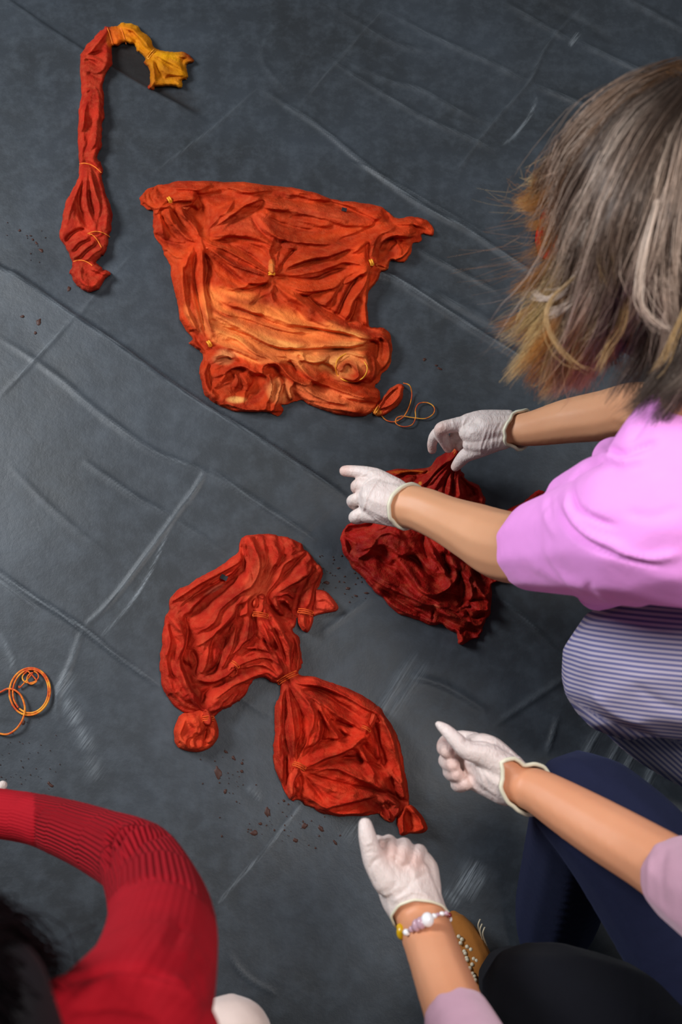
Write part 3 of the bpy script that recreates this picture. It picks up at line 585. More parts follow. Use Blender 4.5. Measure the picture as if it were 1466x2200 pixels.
s3 = [sk([(110,400),(200,338),(300,283),(400,232),(480,185)],9,13), sk([(160,440),(260,378),(360,318),(440,268),(500,222)],5,-9), sk([(210,490),(280,430),(350,385),(420,330),(470,290)],13,-16), sk([(190,470),(250,410),(330,350),(400,310)],7,5),
 sk([(230,560),(300,520),(350,450),(400,395),(460,345),(520,300),(555,230),(545,150),(520,80)],11,15), sk([(300,620),(350,530),(420,460),(480,400),(540,350)],11,8), sk([(480,80),(490,150),(505,230),(510,300)],3.5,6), sk([(535,90),(555,170),(550,240)],3,-4), sk([(470,110),(490,200),(500,270)],6,-7),
 sk([(620,90),(665,180),(640,240)],10,7), sk([(600,110),(605,200),(560,320)],6,-7), sk([(700,100),(730,150),(700,190)],9,6), sk([(750,175),(690,215),(650,290),(605,350)],7,10), sk([(780,155),(700,185),(640,250),(590,340)],5,-10), sk([(830,215),(820,260),(760,300),(650,345)],9,9), sk([(850,250),(780,325),(720,335)],5,-9), sk([(780,195),(740,240),(680,300)],5,-9), sk([(870,260),(840,330),(810,410),(800,440)],8,9), sk([(810,290),(765,380),(755,450)],6,-12), sk([(830,240),(860,270)],5,-6), sk([(660,380),(700,365),(745,395)],6,8),
 sk([(670,420),(700,440),(730,480)],12,-15), sk([(620,430),(660,480),(720,520)],6,-12), sk([(690,400),(720,430),(740,470)],4,8), sk([(640,400),(660,450),(690,490)],4,7),
 sk([(560,490),(600,590),(650,700),(690,790)],6,10), sk([(580,490),(645,600),(685,700),(700,790)],5,10), sk([(620,490),(690,590),(715,680),(715,780)],7,11), sk([(740,590),(758,660),(752,730),(730,785)],8,10), sk([(600,520),(640,620),(675,720)],3.5,-8), sk([(630,540),(670,640),(698,750)],3.5,-9), sk([(735,600),(738,680),(722,760)],5,-11), sk([(690,560),(730,620)],5,-6), sk([(570,520),(590,600),(640,700)],4,-8),
 sk([(90,490),(150,540),(175,600),(160,680),(165,740),(200,850),(225,885)],10,10), sk([(95,600),(82,720),(110,840),(170,920),(240,955)],12,7), sk([(185,490),(205,560),(195,640),(165,700),(185,790)],6,-13), sk([(180,715),(215,820),(250,880)],6,-12), sk([(110,520),(120,580),(160,620)],4,-6), sk([(80,780),(140,800),(190,870)],6,-4),
 sk([(230,640),(330,560),(420,490),(480,460)],12,9), sk([(300,650),(285,740),(255,790)],9,8), sk([(220,660),(250,720),(240,790)],6,-8), sk([(400,600),(380,680),(345,760),(300,790)],8,-16), sk([(470,420),(440,500),(410,570)],6,-13), sk([(440,500),(430,600),(390,700),(360,770)],7,10), sk([(500,420),(500,520),(480,600),(430,670)],7,10), sk([(530,450),(545,550),(520,615),(460,640)],7,-15), sk([(350,540),(330,620),(310,700)],6,-7), sk([(540,600),(600,620),(650,680)],7,-12), sk([(470,620),(520,590),(550,560)],5,8), sk([(200,740),(230,780),(260,810)],8,-10),
 sk([(240,805),(320,815),(400,775),(470,715),(560,685),(640,700),(675,760)],8,10), sk([(250,840),(330,838),(400,800)],6,-12), sk([(480,745),(560,720),(630,750),(670,790)],6,9), sk([(470,690),(560,655),(640,680)],5,-11), sk([(500,720),(590,700),(650,760)],3.5,-8), sk([(540,760),(600,760),(660,795)],5,7), sk([(560,600),(600,650),(650,720)],5,8), sk([(480,640),(540,640),(610,670)],5,8),
 sk([(320,930),(380,860),(470,810),(540,775),(620,790)],10,9), sk([(310,965),(400,920),(470,860)],9,7), sk([(270,900),(330,855),(400,825)],6,-14), sk([(200,860),(245,930),(290,970)],8,9), sk([(270,940),(290,895)],5,-14), sk([(330,900),(400,870),(460,830)],4,-7), sk([(120,860),(200,930),(270,960)],5,-4), sk([(360,940),(430,880),(490,830)],4,-6),
 sk([(690,830),(668,920),(658,1050),(662,1200),(690,1330)],9,9), sk([(705,840),(718,950),(728,1050),(738,1180),(750,1230)],6,10), sk([(690,870),(688,1000),(700,1120),(735,1230)],4,-11), sk([(735,830),(795,900),(828,980),(800,1080),(770,1190)],7,10), sk([(718,860),(768,950),(780,1050),(758,1160)],5,-12), sk([(650,1000),(645,1150),(670,1280)],5,-5), sk([(705,1200),(700,1290),(710,1370)],5,-10), sk([(680,1150),(690,1260)],5,5),
 sk([(730,805),(850,825),(960,865),(1060,915),(1160,975),(1225,1100),(1240,1250)],12,11), sk([(760,850),(880,880),(980,940),(1080,1005)],6,-14), sk([(760,830),(880,850),(1000,900),(1100,960)],4,-7), sk([(850,950),(890,1040),(880,1130)],6,-12), sk([(770,850),(880,920),(990,1000),(1075,1055)],7,9), sk([(850,900),(895,1000),(950,1080),(970,1130)],7,9), sk([(820,910),(860,1000),(850,1110),(800,1180)],6,8), sk([(950,1020),(1010,1050),(1060,1055)],6,-13), sk([(920,1000),(960,1060),(1010,1100)],5,-9), sk([(790,980),(800,1060),(780,1130)],4,-8), sk([(980,1060),(1040,1100),(1080,1090)],5,7),
 sk([(775,1240),(900,1190),(1010,1150),(1095,1080)],11,10), sk([(780,1170),(880,1125),(960,1115),(1040,1090)],6,-12), sk([(840,1230),(950,1200),(1060,1160)],4,-5), sk([(800,1275),(930,1245),(1060,1290),(1160,1345),(1275,1400)],12,10), sk([(960,1215),(1060,1215),(1140,1240),(1215,1280)],8,-15), sk([(1150,1020),(1170,1110),(1195,1200),(1215,1275)],10,-17), sk([(1090,1130),(1120,1180),(1180,1240)],9,-14), sk([(1200,990),(1245,1120),(1272,1260),(1292,1370)],9,9), sk([(1175,1130),(1170,1190),(1190,1230)],4,9), sk([(1080,1150),(1110,1220),(1150,1290)],5,8), sk([(1060,1180),(1090,1250)],4,-7),
 sk([(770,1380),(900,1440),(1050,1405),(1180,1400)],11,7), sk([(800,1300),(850,1370),(900,1430)],5,-8), sk([(800,1290),(950,1325),(1130,1380),(1220,1400)],5,-10), sk([(900,1460),(1040,1438),(1160,1415)],4.5,-8), sk([(820,1440),(950,1472),(1100,1480)],9,6), sk([(870,1330),(960,1370),(1060,1380)],12,6), sk([(740,1260),(780,1330),(770,1400)],7,-12),
 sk([(1180,1415),(1215,1460),(1225,1520)],6,10), sk([(1200,1400),(1265,1450),(1250,1500)],6,10), sk([(1200,1430),(1225,1480)],5,-13), sk([(1240,1290),(1280,1340),(1300,1420)],6,6), sk([(1230,1300),(1250,1370),(1290,1430)],4,-9), sk([(1180,1350),(1240,1400),(1290,1440)],5,-7)]
ob, h3 = cloth('cloth_body', C3, o3, s3, M['dyed'], g3, step=1.6, H0=12, rnd=6, lic=(2.7, 1.6), color=(198, 50, 28), seed=33, noise_amp=4,
    blobs=[(560,300,60,120,(224,84,50),20),(330,350,80,16,(222,128,96),-30),(1000,1200,400,330,(206,50,24))])
kt = lambda ol, ss, amp, seed, col=(218,66,38), H0=12, rnd=8, l=(1.6,1.), cr=C3, par=g3, m='dyed': cloth('knot_tail', cr, ol, ss, M[m], par, H0=H0, rnd=rnd, step=1.5, base=raised(amp, 5) if amp else None, lic=l, color=col, seed=seed)[1]
hb = kt([(170,975),(230,965),(270,950),(300,945),(330,985),(352,1040),(352,1100),(320,1145),(270,1170),(200,1170),(150,1148),(128,1110),(130,1050),(148,1000)],
   [sk([(180,1000),(155,1080),(190,1140),(260,1155)],9,6), sk([(330,1040),(325,1100),(280,1140)],7,6), sk([(270,1090),(240,1110),(245,1150)],4,-9), sk([(300,1060),(290,1120),(300,1150)],4,-10), sk([(220,1100),(200,1120),(205,1150)],4,-6), sk([(320,1050),(315,1080),(330,1110)],4,-8), sk([(200,1000),(240,1040),(250,1080)],12,5)], 0, 34, H0=26, rnd=16, col=(224,70,36))
kt([(545,370),(575,360),(598,372),(606,420),(600,460),(580,488),(550,480),(530,450),(520,410)], [sk([(560,370),(585,400),(570,470)],5,5), sk([(545,380),(560,420),(540,460)],4,-6), sk([(590,385),(580,430)],3,-5)], .022, 35)
kt([(845,345),(890,352),(930,385),(962,430),(955,455),(910,465),(860,475),(835,480),(830,440),(838,395)], [sk([(850,400),(900,390),(950,440)],8,4), sk([(845,440),(900,445)],5,3)], 0, 36, H0=13, rnd=9, col=(234,76,50), l=(.8,.6))
kt([(770,455),(800,440),(830,460),(838,495),(818,555),(790,562),(768,535),(755,500)], [sk([(780,470),(785,520),(800,550)],5,5), sk([(815,470),(810,530)],4,-6)], .006, 37, H0=14)
kt([(390,740),(400,710),(440,700),(468,720),(470,755),(450,790),(410,800),(382,780)], [sk([(400,770),(420,730),(450,725)],4,7), sk([(440,790),(450,750),(440,720)],4,7), sk([(425,750),(430,780)],4,-9)], .012, 38)
kt([(735,1235),(770,1228),(795,1250),(792,1280),(770,1300),(760,1340),(745,1400),(722,1415),(705,1380),(700,1320),(715,1270)], [sk([(760,1250),(735,1320),(728,1400)],6,6), sk([(780,1270),(745,1320),(735,1390)],3,-6), sk([(730,1270),(715,1340)],3,-4)], .014, 39)
kt([(1110,970),(1145,958),(1170,968),(1165,1010),(1140,1050),(1120,1075),(1090,1072),(1078,1045),(1095,1010)], [sk([(1150,970),(1130,1020),(1105,1065)],5,6), sk([(1120,975),(1105,1030)],3,-5)], .016, 40)
kt([(265,965),(290,945),(315,965),(330,1000),(322,1035),(295,1045),(270,1020),(262,990)], [sk([(290,950),(310,990),(300,1035)],5,5)], .020, 41)
kt([(1290,1455),(1315,1440),(1345,1450),(1390,1500),(1418,1560),(1385,1585),(1330,1585),(1285,1598),(1268,1560),(1260,1510)], [sk([(1300,1460),(1285,1520),(1285,1590)],7,8), sk([(1325,1455),(1370,1510),(1400,1565)],7,8), sk([(1310,1480),(1325,1530),(1350,1580)],6,-12)], 0, 42, H0=14, rnd=9, col=(216,58,28))
kt([(1215,1440),(1240,1425),(1268,1440),(1262,1490),(1240,1528),(1205,1522),(1175,1495),(1180,1470),(1195,1490),(1225,1500),(1240,1470)], [], .008, 43, H0=8, rnd=5)
for cx, cy, rx, ang, n in ((568,478,16,10,3), (797,462,16,12,3), (440,728,10,40,2), (765,1245,14,25,3), (1105,1055,10,30,2), (297,1005,14,-5,3)):
    x, y = X3(cx), Y3(cy); zz = max(float(h3(x, y)), float(ZT(x, y)) + .012) + .022
    tie(x, y, rx, 2, ang, lambda px, py, zz=zz, x=x, rx=rx: zz - .010 * ((px - x) / rx) ** 2, g3, n, .0010, 'red_string')
tie(X3(705), Y3(795), 23, 2, -28, h3, g3, 3, .0012, 'red_string')
small_tag(g3, X3(382), Y3(285), h3, 7.5, .45)

# ---------------------------------------------------------------- garment 4: red shirt being lifted by the gloved hands
C4 = (700, 860, 3.054); X4 = lambda x: 700 + x / 3.054; Y4 = lambda y: 860 + y / 3.054
g4 = empty('tied_shirt', P3(900, 1230, 0).tolist())
tag(g4, 'deep red dyed shirt under the pointing glove, one corner pinched up by a gloved hand', 'tied shirt')
o4 = [(160,800),(130,830),(102,880),(105,960),(120,1020),(170,1090),(240,1170),(300,1235),(370,1300),(460,1380),(560,1430),(690,1470),(750,1470),(830,1515),(860,1540),(870,1590),(895,1605),(940,1580),(1000,1555),(1025,1530),(1050,1450),(1080,1400),(1088,1330),(1092,1230),(1100,1200),(1170,1185),(1250,1100),(1400,900),(1460,640),(1400,590),(1330,640),(1250,690),(1150,740),(1060,700),(1040,640),(1025,590),(1000,560),(930,520),(905,480),(880,440),(890,380),(915,310),(905,265),(870,262),(810,320),(740,370),(680,440),(560,445),(430,460),(350,490),(250,600)]
s4 = [sk([(900,300),(800,380),(700,480),(620,560)],9,10), sk([(880,330),(770,450),(660,570)],6,9), sk([(905,330),(860,420),(810,520),(780,620)],5,-12), sk([(870,450),(870,540),(880,640)],7,10), sk([(850,420),(825,520),(805,620)],6,9), sk([(900,490),(980,560),(1020,620),(1025,680)],8,9), sk([(880,510),(930,570),(960,650)],7,-15), sk([(860,450),(845,540),(840,640)],4,-10), sk([(820,380),(720,490),(640,590)],4,-9), sk([(960,580),(990,640)],5,-12),
 sk([(420,480),(560,462),(670,460)],8,8), sk([(480,500),(560,490),(630,510)],8,-14), sk([(600,530),(640,500),(690,460)],4,-10),
 sk([(110,900),(150,1010),(250,1110),(350,1180),(480,1250),(640,1320),(760,1385),(940,1490)],13,8), sk([(140,1060),(300,1220),(450,1350),(700,1455),(850,1505),(900,1580)],8,7), sk([(360,1240),(440,1300),(540,1365),(680,1440)],5,-11), sk([(200,1060),(300,1150),(420,1210),(560,1270)],3,-4),
 sk([(250,960),(380,940),(480,1000),(560,1010)],14,7), sk([(130,870),(230,860),(340,820)],14,-12), sk([(320,890),(270,980),(200,1040)],12,6), sk([(340,1020),(400,1090),(480,1110)],8,-5), sk([(520,1020),(600,1060),(660,1130),(760,1225)],7,-17), sk([(500,1080),(560,1160),(620,1230),(720,1262),(820,1205),(885,1130)],10,11), sk([(440,1050),(500,1120),(560,1210)],8,-6), sk([(650,950),(740,1050),(800,1150),(810,1190)],9,9), sk([(640,900),(660,1000),(690,1070)],6,-11), sk([(770,1000),(790,1080),(820,1165)],7,-17), sk([(700,960),(750,1040),(790,1110)],4,-5),
 sk([(830,1060),(900,1130),(955,1230),(940,1330),(880,1380)],9,10), sk([(875,1080),(885,1160),(860,1230)],5,-12), sk([(940,1110),(1000,1220),(1060,1300)],10,9), sk([(995,1130),(1030,1200),(1065,1245)],6,-13), sk([(880,1380),(950,1325),(1060,1320)],6,-13), sk([(920,1400),(985,1445),(1060,1400)],6,-14), sk([(680,1330),(800,1355),(960,1440),(1010,1500)],9,6), sk([(980,1360),(1060,1370)],7,9), sk([(740,1280),(840,1290),(920,1350)],6,-8), sk([(900,1180),(920,1260),(900,1330)],4,-7), sk([(700,1340),(720,1400),(700,1450)],3,-5), sk([(930,1440),(1000,1480),(1040,1450)],5,7), sk([(870,1520),(930,1520),(1010,1530)],4,-5)]
def peak(x, y, sd):
    cx, cy = X4(893), Y4(285); ax, ay = X4(720) - cx, Y4(640) - cy; L = math.hypot(ax, ay); ax /= L; ay /= L
    u = (x - cx) * ax + (y - cy) * ay; v = -(x - cx) * ay + (y - cy) * ax
    spread = 22 + np.clip(u, 0, None) * .45
    return .185 * np.exp(-np.clip(u, 0, None) / 62.) * np.exp(-(v / spread) ** 2) * np.clip(1 + u / 25, 0, 1)
ob, h4 = cloth('cloth_body', C4, o4, s4, M['dyed_deep'], g4, step=1.6, H0=14, rnd=7, lic=(2.4, 1.5), color=(170, 28, 20), seed=44, base=peak, noise_amp=5,
    blobs=[(560,470,150,14,(206,92,20),0),(620,545,12,14,(220,140,50)),(850,320,28,10,(224,110,60),-40),(720,1350,30,14,(214,90,60),20)])
string('string_tie', [(X4(x), Y4(y), z) for x, y, z in ((868,318,.172),(858,335,.165),(846,350,.160),(850,365,.155))], .0016, M['string'], g4)
# small cloth behind the hair
C5 = (0, 0, 1.)
g5 = empty('tied_cloth', P3(1205, 500, 0).tolist())
tag(g5, 'small bright red and orange knotted cloth peeking out from behind long greying hair', 'tied cloth')
cloth('cloth_body', C5, [(1178,440),(1163,462),(1155,490),(1150,515),(1156,540),(1164,556),(1184,562),(1230,566),(1268,530),(1270,480),(1230,440)],
   [sk([(1165,470),(1160,510),(1168,548)],6,7), sk([(1180,450),(1176,500),(1182,550)],6,7), sk([(1170,480),(1170,540)],4,-9), sk([(1200,450),(1200,550)],7,6)], M['dyed'], g5, H0=22, rnd=10, step=1.5, color=(206,30,20), seed=51, blobs=[(1186,505,10,44,(226,92,34))])
string('string_tie', [(1172,482,.030),(1176,495,.032),(1180,508,.030)], .0011, M['amber_string'], g5)

# loose string coil at the left
zs = .0042
sl = empty('loose_string', P3(60, 1490, 0).tolist()); tag(sl, 'loose coil of orange string lying alone at the left edge', 'string')
K = 1031 / 150.
pp = [(-150,640),(0,600),(110,550),(220,570),(310,650),(360,780),(365,880),(330,1010),(250,1130),(150,1205),(60,1222),(-80,1190),(-220,1150)]
string('string_strand', [(x / K, 1400 + y / K, zs + (.003 if 2 < i < 9 else 0)) for i, (x, y) in enumerate(pp)], .0019, M['string'], sl)
def loop(cx, cy, rx, ry, a0, a1, z, rot=0, n=16):
    out = []
    for t in np.linspace(a0, a1, n):
        x = rx * math.cos(t); y = ry * math.sin(t); out.append(((cx + x * math.cos(rot) - y * math.sin(rot)) / K, 1400 + (cy + x * math.sin(rot) + y * math.cos(rot)) / K, z + .0008 * math.sin(3 * t)))
    return out
string('string_strand', loop(440, 590, 300, 350, 2.4, 2.4 + 6.3, zs, .15), .0019, M['string'], sl, n=4)
string('string_strand', loop(452, 585, 262, 322, 2.2, 2.2 + 6.2, zs + .001, .12), .0018, M['string'], sl, n=4)
string('string_strand', loop(450, 375, 120, 85, -1, 4.6, zs + .003, -.2) + [(c[0], c[1], zs + .005) for c in loop(470, 400, 70, 80, 0, 4.5, 0, .3, 8)] + [(300/K, 1400+525/K, zs), (280/K, 1400+505/K, zs)], .0014, M['string'], sl, n=4)

# ---------------------------------------------------------------- dye splashes on the sheet
def splashes(name, clusters, label, mat_='dye'):
    vs, fs = [], []
    for (px, py, r, asp, ang) in clusters:
        n = 14; b = len(vs); z = float(ZT(px, py)) + .0010; c = P3(px, py, z + .0006); vs.append(c); a = math.radians(ang)
        rr = [1 + .3 * random.uniform(-1, 1) for _ in range(n)]
        for ring, (q, dz) in enumerate(((.7, .0005), (1., -.0006))):
            for i in range(n):
                t = 2 * math.pi * i / n; x = r * q * rr[i] * math.cos(t); y = r * q * rr[i] * asp * math.sin(t)
                X = px + x * math.cos(a) - y * math.sin(a); Y = py + x * math.sin(a) + y * math.cos(a)
                vs.append(P3(X, Y, float(ZT(X, Y)) + .0012 + dz))
        for i in range(n):
            j = (i + 1) % n; fs.append((b, b + 1 + j, b + 1 + i, b + 1 + i)); fs.append((b + 1 + i, b + 1 + j, b + 1 + n + j, b + 1 + n + i))
    bm = bmesh.new(); bv = [bm.verts.new(tuple(v)) for v in vs]
    for f in fs:
        q = list(dict.fromkeys(f)); bm.faces.new([bv[i] for i in q])
    me = bpy.data.meshes.new(name); bm.to_mesh(me); bm.free()
    for p in me.polygons: p.use_smooth = True
    o = link(name, me, M[mat_]); tag(o, label, 'dye splashes', kind='stuff'); return o
def scatter(cx, cy, rx, ry, n, r0=1.2, r1=3.5):
    return [(cx + random.gauss(0, rx), cy + random.gauss(0, ry), random.uniform(r0, r1), random.uniform(.4, .9), random.uniform(0, 180)) for _ in range(n)]
splashes('dye_splashes', [(468,1660,7,2.2,-10),(502,1628,6,.5,60),(485,1615,5,.5,40),(520,1657,4,.8,30),(484,1700,4,1.4,0),(575,1745,6,1.6,-10),(545,1790,8,.8,0),(560,1770,4,.8,0),(635,1805,7,.7,20),(690,1780,8,.5,50),(720,1810,6,.4,50),(655,1775,6,1.2,20),(520,1640,3,1,0),(610,1720,3,1,0)] + scatter(500,1660,35,45,22,.8,2) + scatter(610,1770,60,35,40,.8,2.6),
   'dark brown dye drops scattered on the sheet beside and below the red shirt tied at the waist')
splashes('dye_splashes', [(702,1252,6,.5,10),(748,1264,5,.6,0),(788,1274,5,.4,0),(765,1280,5,.4,20)] + scatter(725,1235,32,28,60,.8,2.6), 'fine dark dye spatter on the sheet between the two red shirts')
splashes('dye_splashes', [(88,538,6,.6,20),(78,522,4,.5,40),(42,495,3,.8,0),(83,692,6,1.2,20),(48,680,4,.7,0),(76,715,3,1,0),(148,620,4,1.5,0),(70,515,2.5,1,0)] + scatter(60,520,30,30,14,.8,1.8), 'few brown dye drops on the sheet left of the long rolled cloth')
splashes('dye_splashes', [(945,792,6,.4,20),(912,772,4,.8,0),(938,785,3,.6,0)] , 'two dark dye specks on the sheet right of the orange shirt')
splashes('dye_splashes', scatter(60,1640,50,45,42,.6,1.6)+[(110,1688,6,.5,20),(105,1683,4,.8,50),(50,1552,4,1.3,30)], 'tiny dark specks on the sheet between the loose string and the red sleeve')

# ---------------------------------------------------------------- organic bodies: unions of tapered chains, voxel remeshed
def chain_pts(pts, px_r=True, zr=True):
    """pts: (px,py,z,rpx) -> world points with metric radii"""
    out = []
    for p in pts:
        c = P3(p[0], p[1], p[2]); out.append((*c, p[3] * float(depth(c)) / F))
    return out
_ICO = {}
def ico(sub=2):
    if sub not in _ICO:
        bm = bmesh.new(); bmesh.ops.create_icosphere(bm, subdivisions=sub, radius=1)
        _ICO[sub] = (np.array([v.co[:] for v in bm.verts]), np.array([[v.index for v in f.verts] for f in bm.faces])); bm.free()
    return _ICO[sub]
def blobmesh(name, chains, voxel=.0025, smooth=4, grow=0., sub=2, space=.35, cut=None):
    vs, fs, b = [], [], 0; iv, iff = ico(sub)
    for ch in chains:
        q = np.array(ch, float)
        if len(q) > 1:
            c = crom(q, 8) if len(q) > 2 else crom(q, 12); out = [c[0]]; acc = 0
            # resample by radius
            for i in range(1, len(c)):
                L = np.linalg.norm(c[i, :3] - c[i - 1, :3]); m = max(1, int(math.ceil(L / max(space * c[i, 3], voxel))))
                for k in range(1, m + 1): out.append(c[i - 1] + (c[i] - c[i - 1]) * k / m)
            c = np.array(out)
        else: c = q
        for s in c:
            vs.append(s[:3] + iv * (s[3] + grow)); fs.append(iff + b); b += len(iv)
    me = np_mesh(name, np.vstack(vs), np.vstack(fs))
    o = bpy.data.objects.new('tmp', me); COL.objects.link(o)
    r = o.modifiers.new('r', 'REMESH'); r.mode = 'VOXEL'; r.voxel_size = voxel; r.use_smooth_shade = True
    if smooth:
        s = o.modifiers.new('s', 'SMOOTH'); s.factor = .5; s.iterations = smooth
    dg = bpy.context.evaluated_depsgraph_get(); dg.update(); m2 = bpy.data.meshes.new_from_object(o.evaluated_get(dg))
    bpy.data.objects.remove(o); bpy.data.meshes.remove(me); m2.name = name
    return m2
def get_co(me):
    a = np.empty(len(me.vertices) * 3, np.float32); me.vertices.foreach_get('co', a); return a.reshape(-1, 3).astype(float)
def get_no(me):
    a = np.empty(len(me.vertices) * 3, np.float32); me.vertices.foreach_get('normal', a); return a.reshape(-1, 3).astype(float)
def set_co(me, c): me.vertices.foreach_set('co', c.astype(np.float32).ravel()); me.update()
def fold_displace(me, strokes, scale=.001):
    """push folds into a finished surface on the side that faces up"""
    co = get_co(me); no = get_no(me); q = proj(co); view = np.array([0, 0, CAMH]) - co; view /= np.linalg.norm(view, axis=1)[:, None]
    fac = np.clip((no * view).sum(1) * 2.2, 0, 1); d = np.zeros(len(co))
    for pts, wd, a in strokes:
        D, T, SG, _, _ = stroke_eval(q[:, 0], q[:, 1], crom(pts, 5) if len(pts) > 2 else np.array(pts, float))
        env = np.clip(np.minimum(T, 1 - T) * 5 + .1, 0, 1); d += a * env * np.exp(-(D / wd) ** 2)
    set_co(me, co + no * (d * fac * scale)[:, None])
def phase_attr(me, chain, name, nstripes, along=None):
    co = get_co(me); c = np.array(chain, float)[:, :3]; best = np.full(len(co), 1e9); ph = np.zeros(len(co)); tt = np.zeros(len(co))
    acc = 0
    for i in range(len(c) - 1):
        a, b = c[i], c[i + 1]; d = b - a; L = np.linalg.norm(d); d /= L
        t = np.clip((co - a) @ d, 0, L); e = co - a - t[:, None] * d; dist = np.linalg.norm(e, axis=1)
        up = np.array([0, 0, 1.]); u = up - d * (up @ d); u /= np.linalg.norm(u); v = np.cross(d, u)
        th = np.arctan2(e @ v, e @ u); m = dist < best; best = np.where(m, dist, best); ph = np.where(m, th * nstripes, ph); tt = np.where(m, acc + t, tt); acc += L
    attr_f(me, name, ph); return tt / acc
def pink_attr(me, tips, r=.016):
    co = get_co(me); p = np.zeros(len(co))
    for t in tips:
        c = P3(*t[:3]); p = np.maximum(p, np.exp(-(np.linalg.norm(co - c, axis=1) / r) ** 2))
    attr_f(me, 'pink', p * .8)
def ring(name, pts, r, matr, parent, wob=0.):
    q = crom(np.array(list(pts) + [pts[0]], float), 8)[:-1]; n = len(q)
    p = P3(q[:, 0], q[:, 1], q[:, 2])
    if wob: p = p + np.stack([wob * np.sin(np.arange(n) * .9), wob * np.cos(np.arange(n) * 1.3), wob * np.sin(np.arange(n) * 1.7)], 1)
    return link(name, tube_mesh(name, p, r, 10, True), matr, parent)
def band(name, rings, matr, parent):
    """open flared cuff: list of closed rings with equal point counts, each (px,py,z)"""
    R_ = [P3(*np.array(crom(np.array(list(r) + [r[0]], float), 6)[:-1]).T) for r in rings]; n = len(R_[0])
    vs = np.vstack(R_); fs = [(i * n + j, i * n + (j + 1) % n, (i + 1) * n + (j + 1) % n, (i + 1) * n + j) for i in range(len(R_) - 1) for j in range(n)]
    return link(name, np_mesh(name, vs, fs), matr, parent)
def tilted_ring(cx, cy, z, ax, bx, ang, dz, n=8):
    """ellipse around a limb: half-width ax (px) across, bx (px) along view, rotated; dz = half height in metres"""
    a = math.radians(ang); out = []
    for k in range(n):
        t = 2 * math.pi * k / n; u = ax * math.cos(t); v = -bx * math.sin(t)
        out.append((cx + u * math.cos(a) - v * math.sin(a), cy + u * math.sin(a) + v * math.cos(a), z + dz * math.sin(t)))
    return out
def grow_chain(ch, g): return [[(*p[:3], p[3] + g) for p in c] for c in ch]

# ================================================================= PERSON A: woman in the pink shirt
A = empty('person', P3(1500, 1400, 0).tolist())
tag(A, 'crouching person with long greying hair, pink shirt, striped trousers and white gloves', 'person')
# --- right hand, pinching the cloth
handA1 = [[(1106,924,.262,34),(1075,922,.262,36),(1045,924,.262,36)],
 [(1090,905,.262,24),(1040,905,.262,24),(1006,909,.258,20)], [(1085,925,.265,30),(1030,930,.265,26),(1005,930,.258,18)], [(1080,940,.262,26),(1040,950,.258,24),(1010,955,.25,15)],
 [(1006,909,.258,17),(975,914,.256,14.5),(948,922,.250,13.5),(952,940,.225,12.5),(964,962,.198,10.5)],
 [(1005,915,.25,14),(968,916,.238,12),(938,932,.222,11),(929,952,.20,9.5),(929,966,.185,8.5)],
 [(1008,925,.245,14),(985,930,.225,12),(978,945,.205,11),(985,958,.19,9)],
 [(1012,940,.24,13),(995,945,.222,11),(990,958,.205,10),(996,966,.19,8)],
 [(1065,948,.255,22),(1030,965,.246,18),(1002,978,.232,14.5),(988,992,.215,12),(979,1003,.202,9)]]
armA1 = [(1106,924,.262,34),(1150,920,.285,40),(1220,905,.33,50),(1300,893,.38,57),(1370,880,.44,62),(1430,900,.52,66),(1470,940,.62,72)]
# --- left hand, pointing
handA2 = [[(868,1086,.345,46),(835,1080,.34,48),(815,1072,.338,44)],
 [(850,1058,.345,30),(815,1032,.338,22),(803,1022,.335,16)], [(850,1075,.345,34),(805,1050,.335,22)], [(850,1090,.345,34),(795,1074,.33,20)], [(855,1105,.34,28),(800,1104,.33,19),(790,1106,.325,17)],
 [(806,1022,.335,16),(785,1016,.33,13.5),(765,1013,.325,12),(750,1012,.32,11.5),(741,1012,.318,10.5)],
 [(800,1043,.333,16),(780,1042,.328,14.5),(768,1046,.315,14),(776,1056,.295,12),(792,1062,.288,10)],
 [(790,1068,.33,15),(768,1072,.325,13),(757,1077,.312,11.5),(766,1086,.293,11),(784,1090,.288,9)],
 [(788,1100,.326,15),(770,1107,.32,13.5),(763,1112,.308,13),(772,1114,.29,11),(790,1112,.288,9)],
 [(855,1058,.33,20),(828,1048,.305,16),(808,1044,.29,12),(795,1046,.28,9)]]
armA2 = [(868,1086,.345,47),(910,1096,.36,50),(960,1118,.385,54),(1020,1145,.42,66),(1080,1172,.46,78),(1150,1180,.53,80),(1220,1150,.62,85),(1300,1110,.70,95)]
torsoA = [(1300,1110,.70,95),(1400,1080,.76,130),(1520,1060,.76,165),(1700,1100,.66,190),(1850,1180,.52,200)]
neckA = [(1500,1000,.78,90),(1480,880,.84,58),(1450,740,.87,58),(1415,580,.88,85)]
shldA = [(1470,940,.62,90),(1500,990,.72,120),(1520,1060,.76,150)]
headA = [[(1415,420,.905,165)], [(1395,470,.87,170)], [(1360,480,.84,140)], [(1330,500,.80,110),(1310,520,.76,70)]]
legA1 = [(1850,1250,.45,170),(1600,1400,.48,155),(1400,1425,.46,125),(1340,1440,.42,110),(1430,1550,.24,60),(1560,1645,.10,40),(1660,1650,.04,35)]
conv = lambda chs: [chain_pts(c) for c in chs]
skinA = conv([armA1, armA2, torsoA, neckA, shldA, legA1] + headA)
bodyA = blobmesh('body', skinA + grow_chain(conv(handA1 + handA2), -.0022), .0038, 5)
bo = link('body', bodyA, M['skin_a'], A)
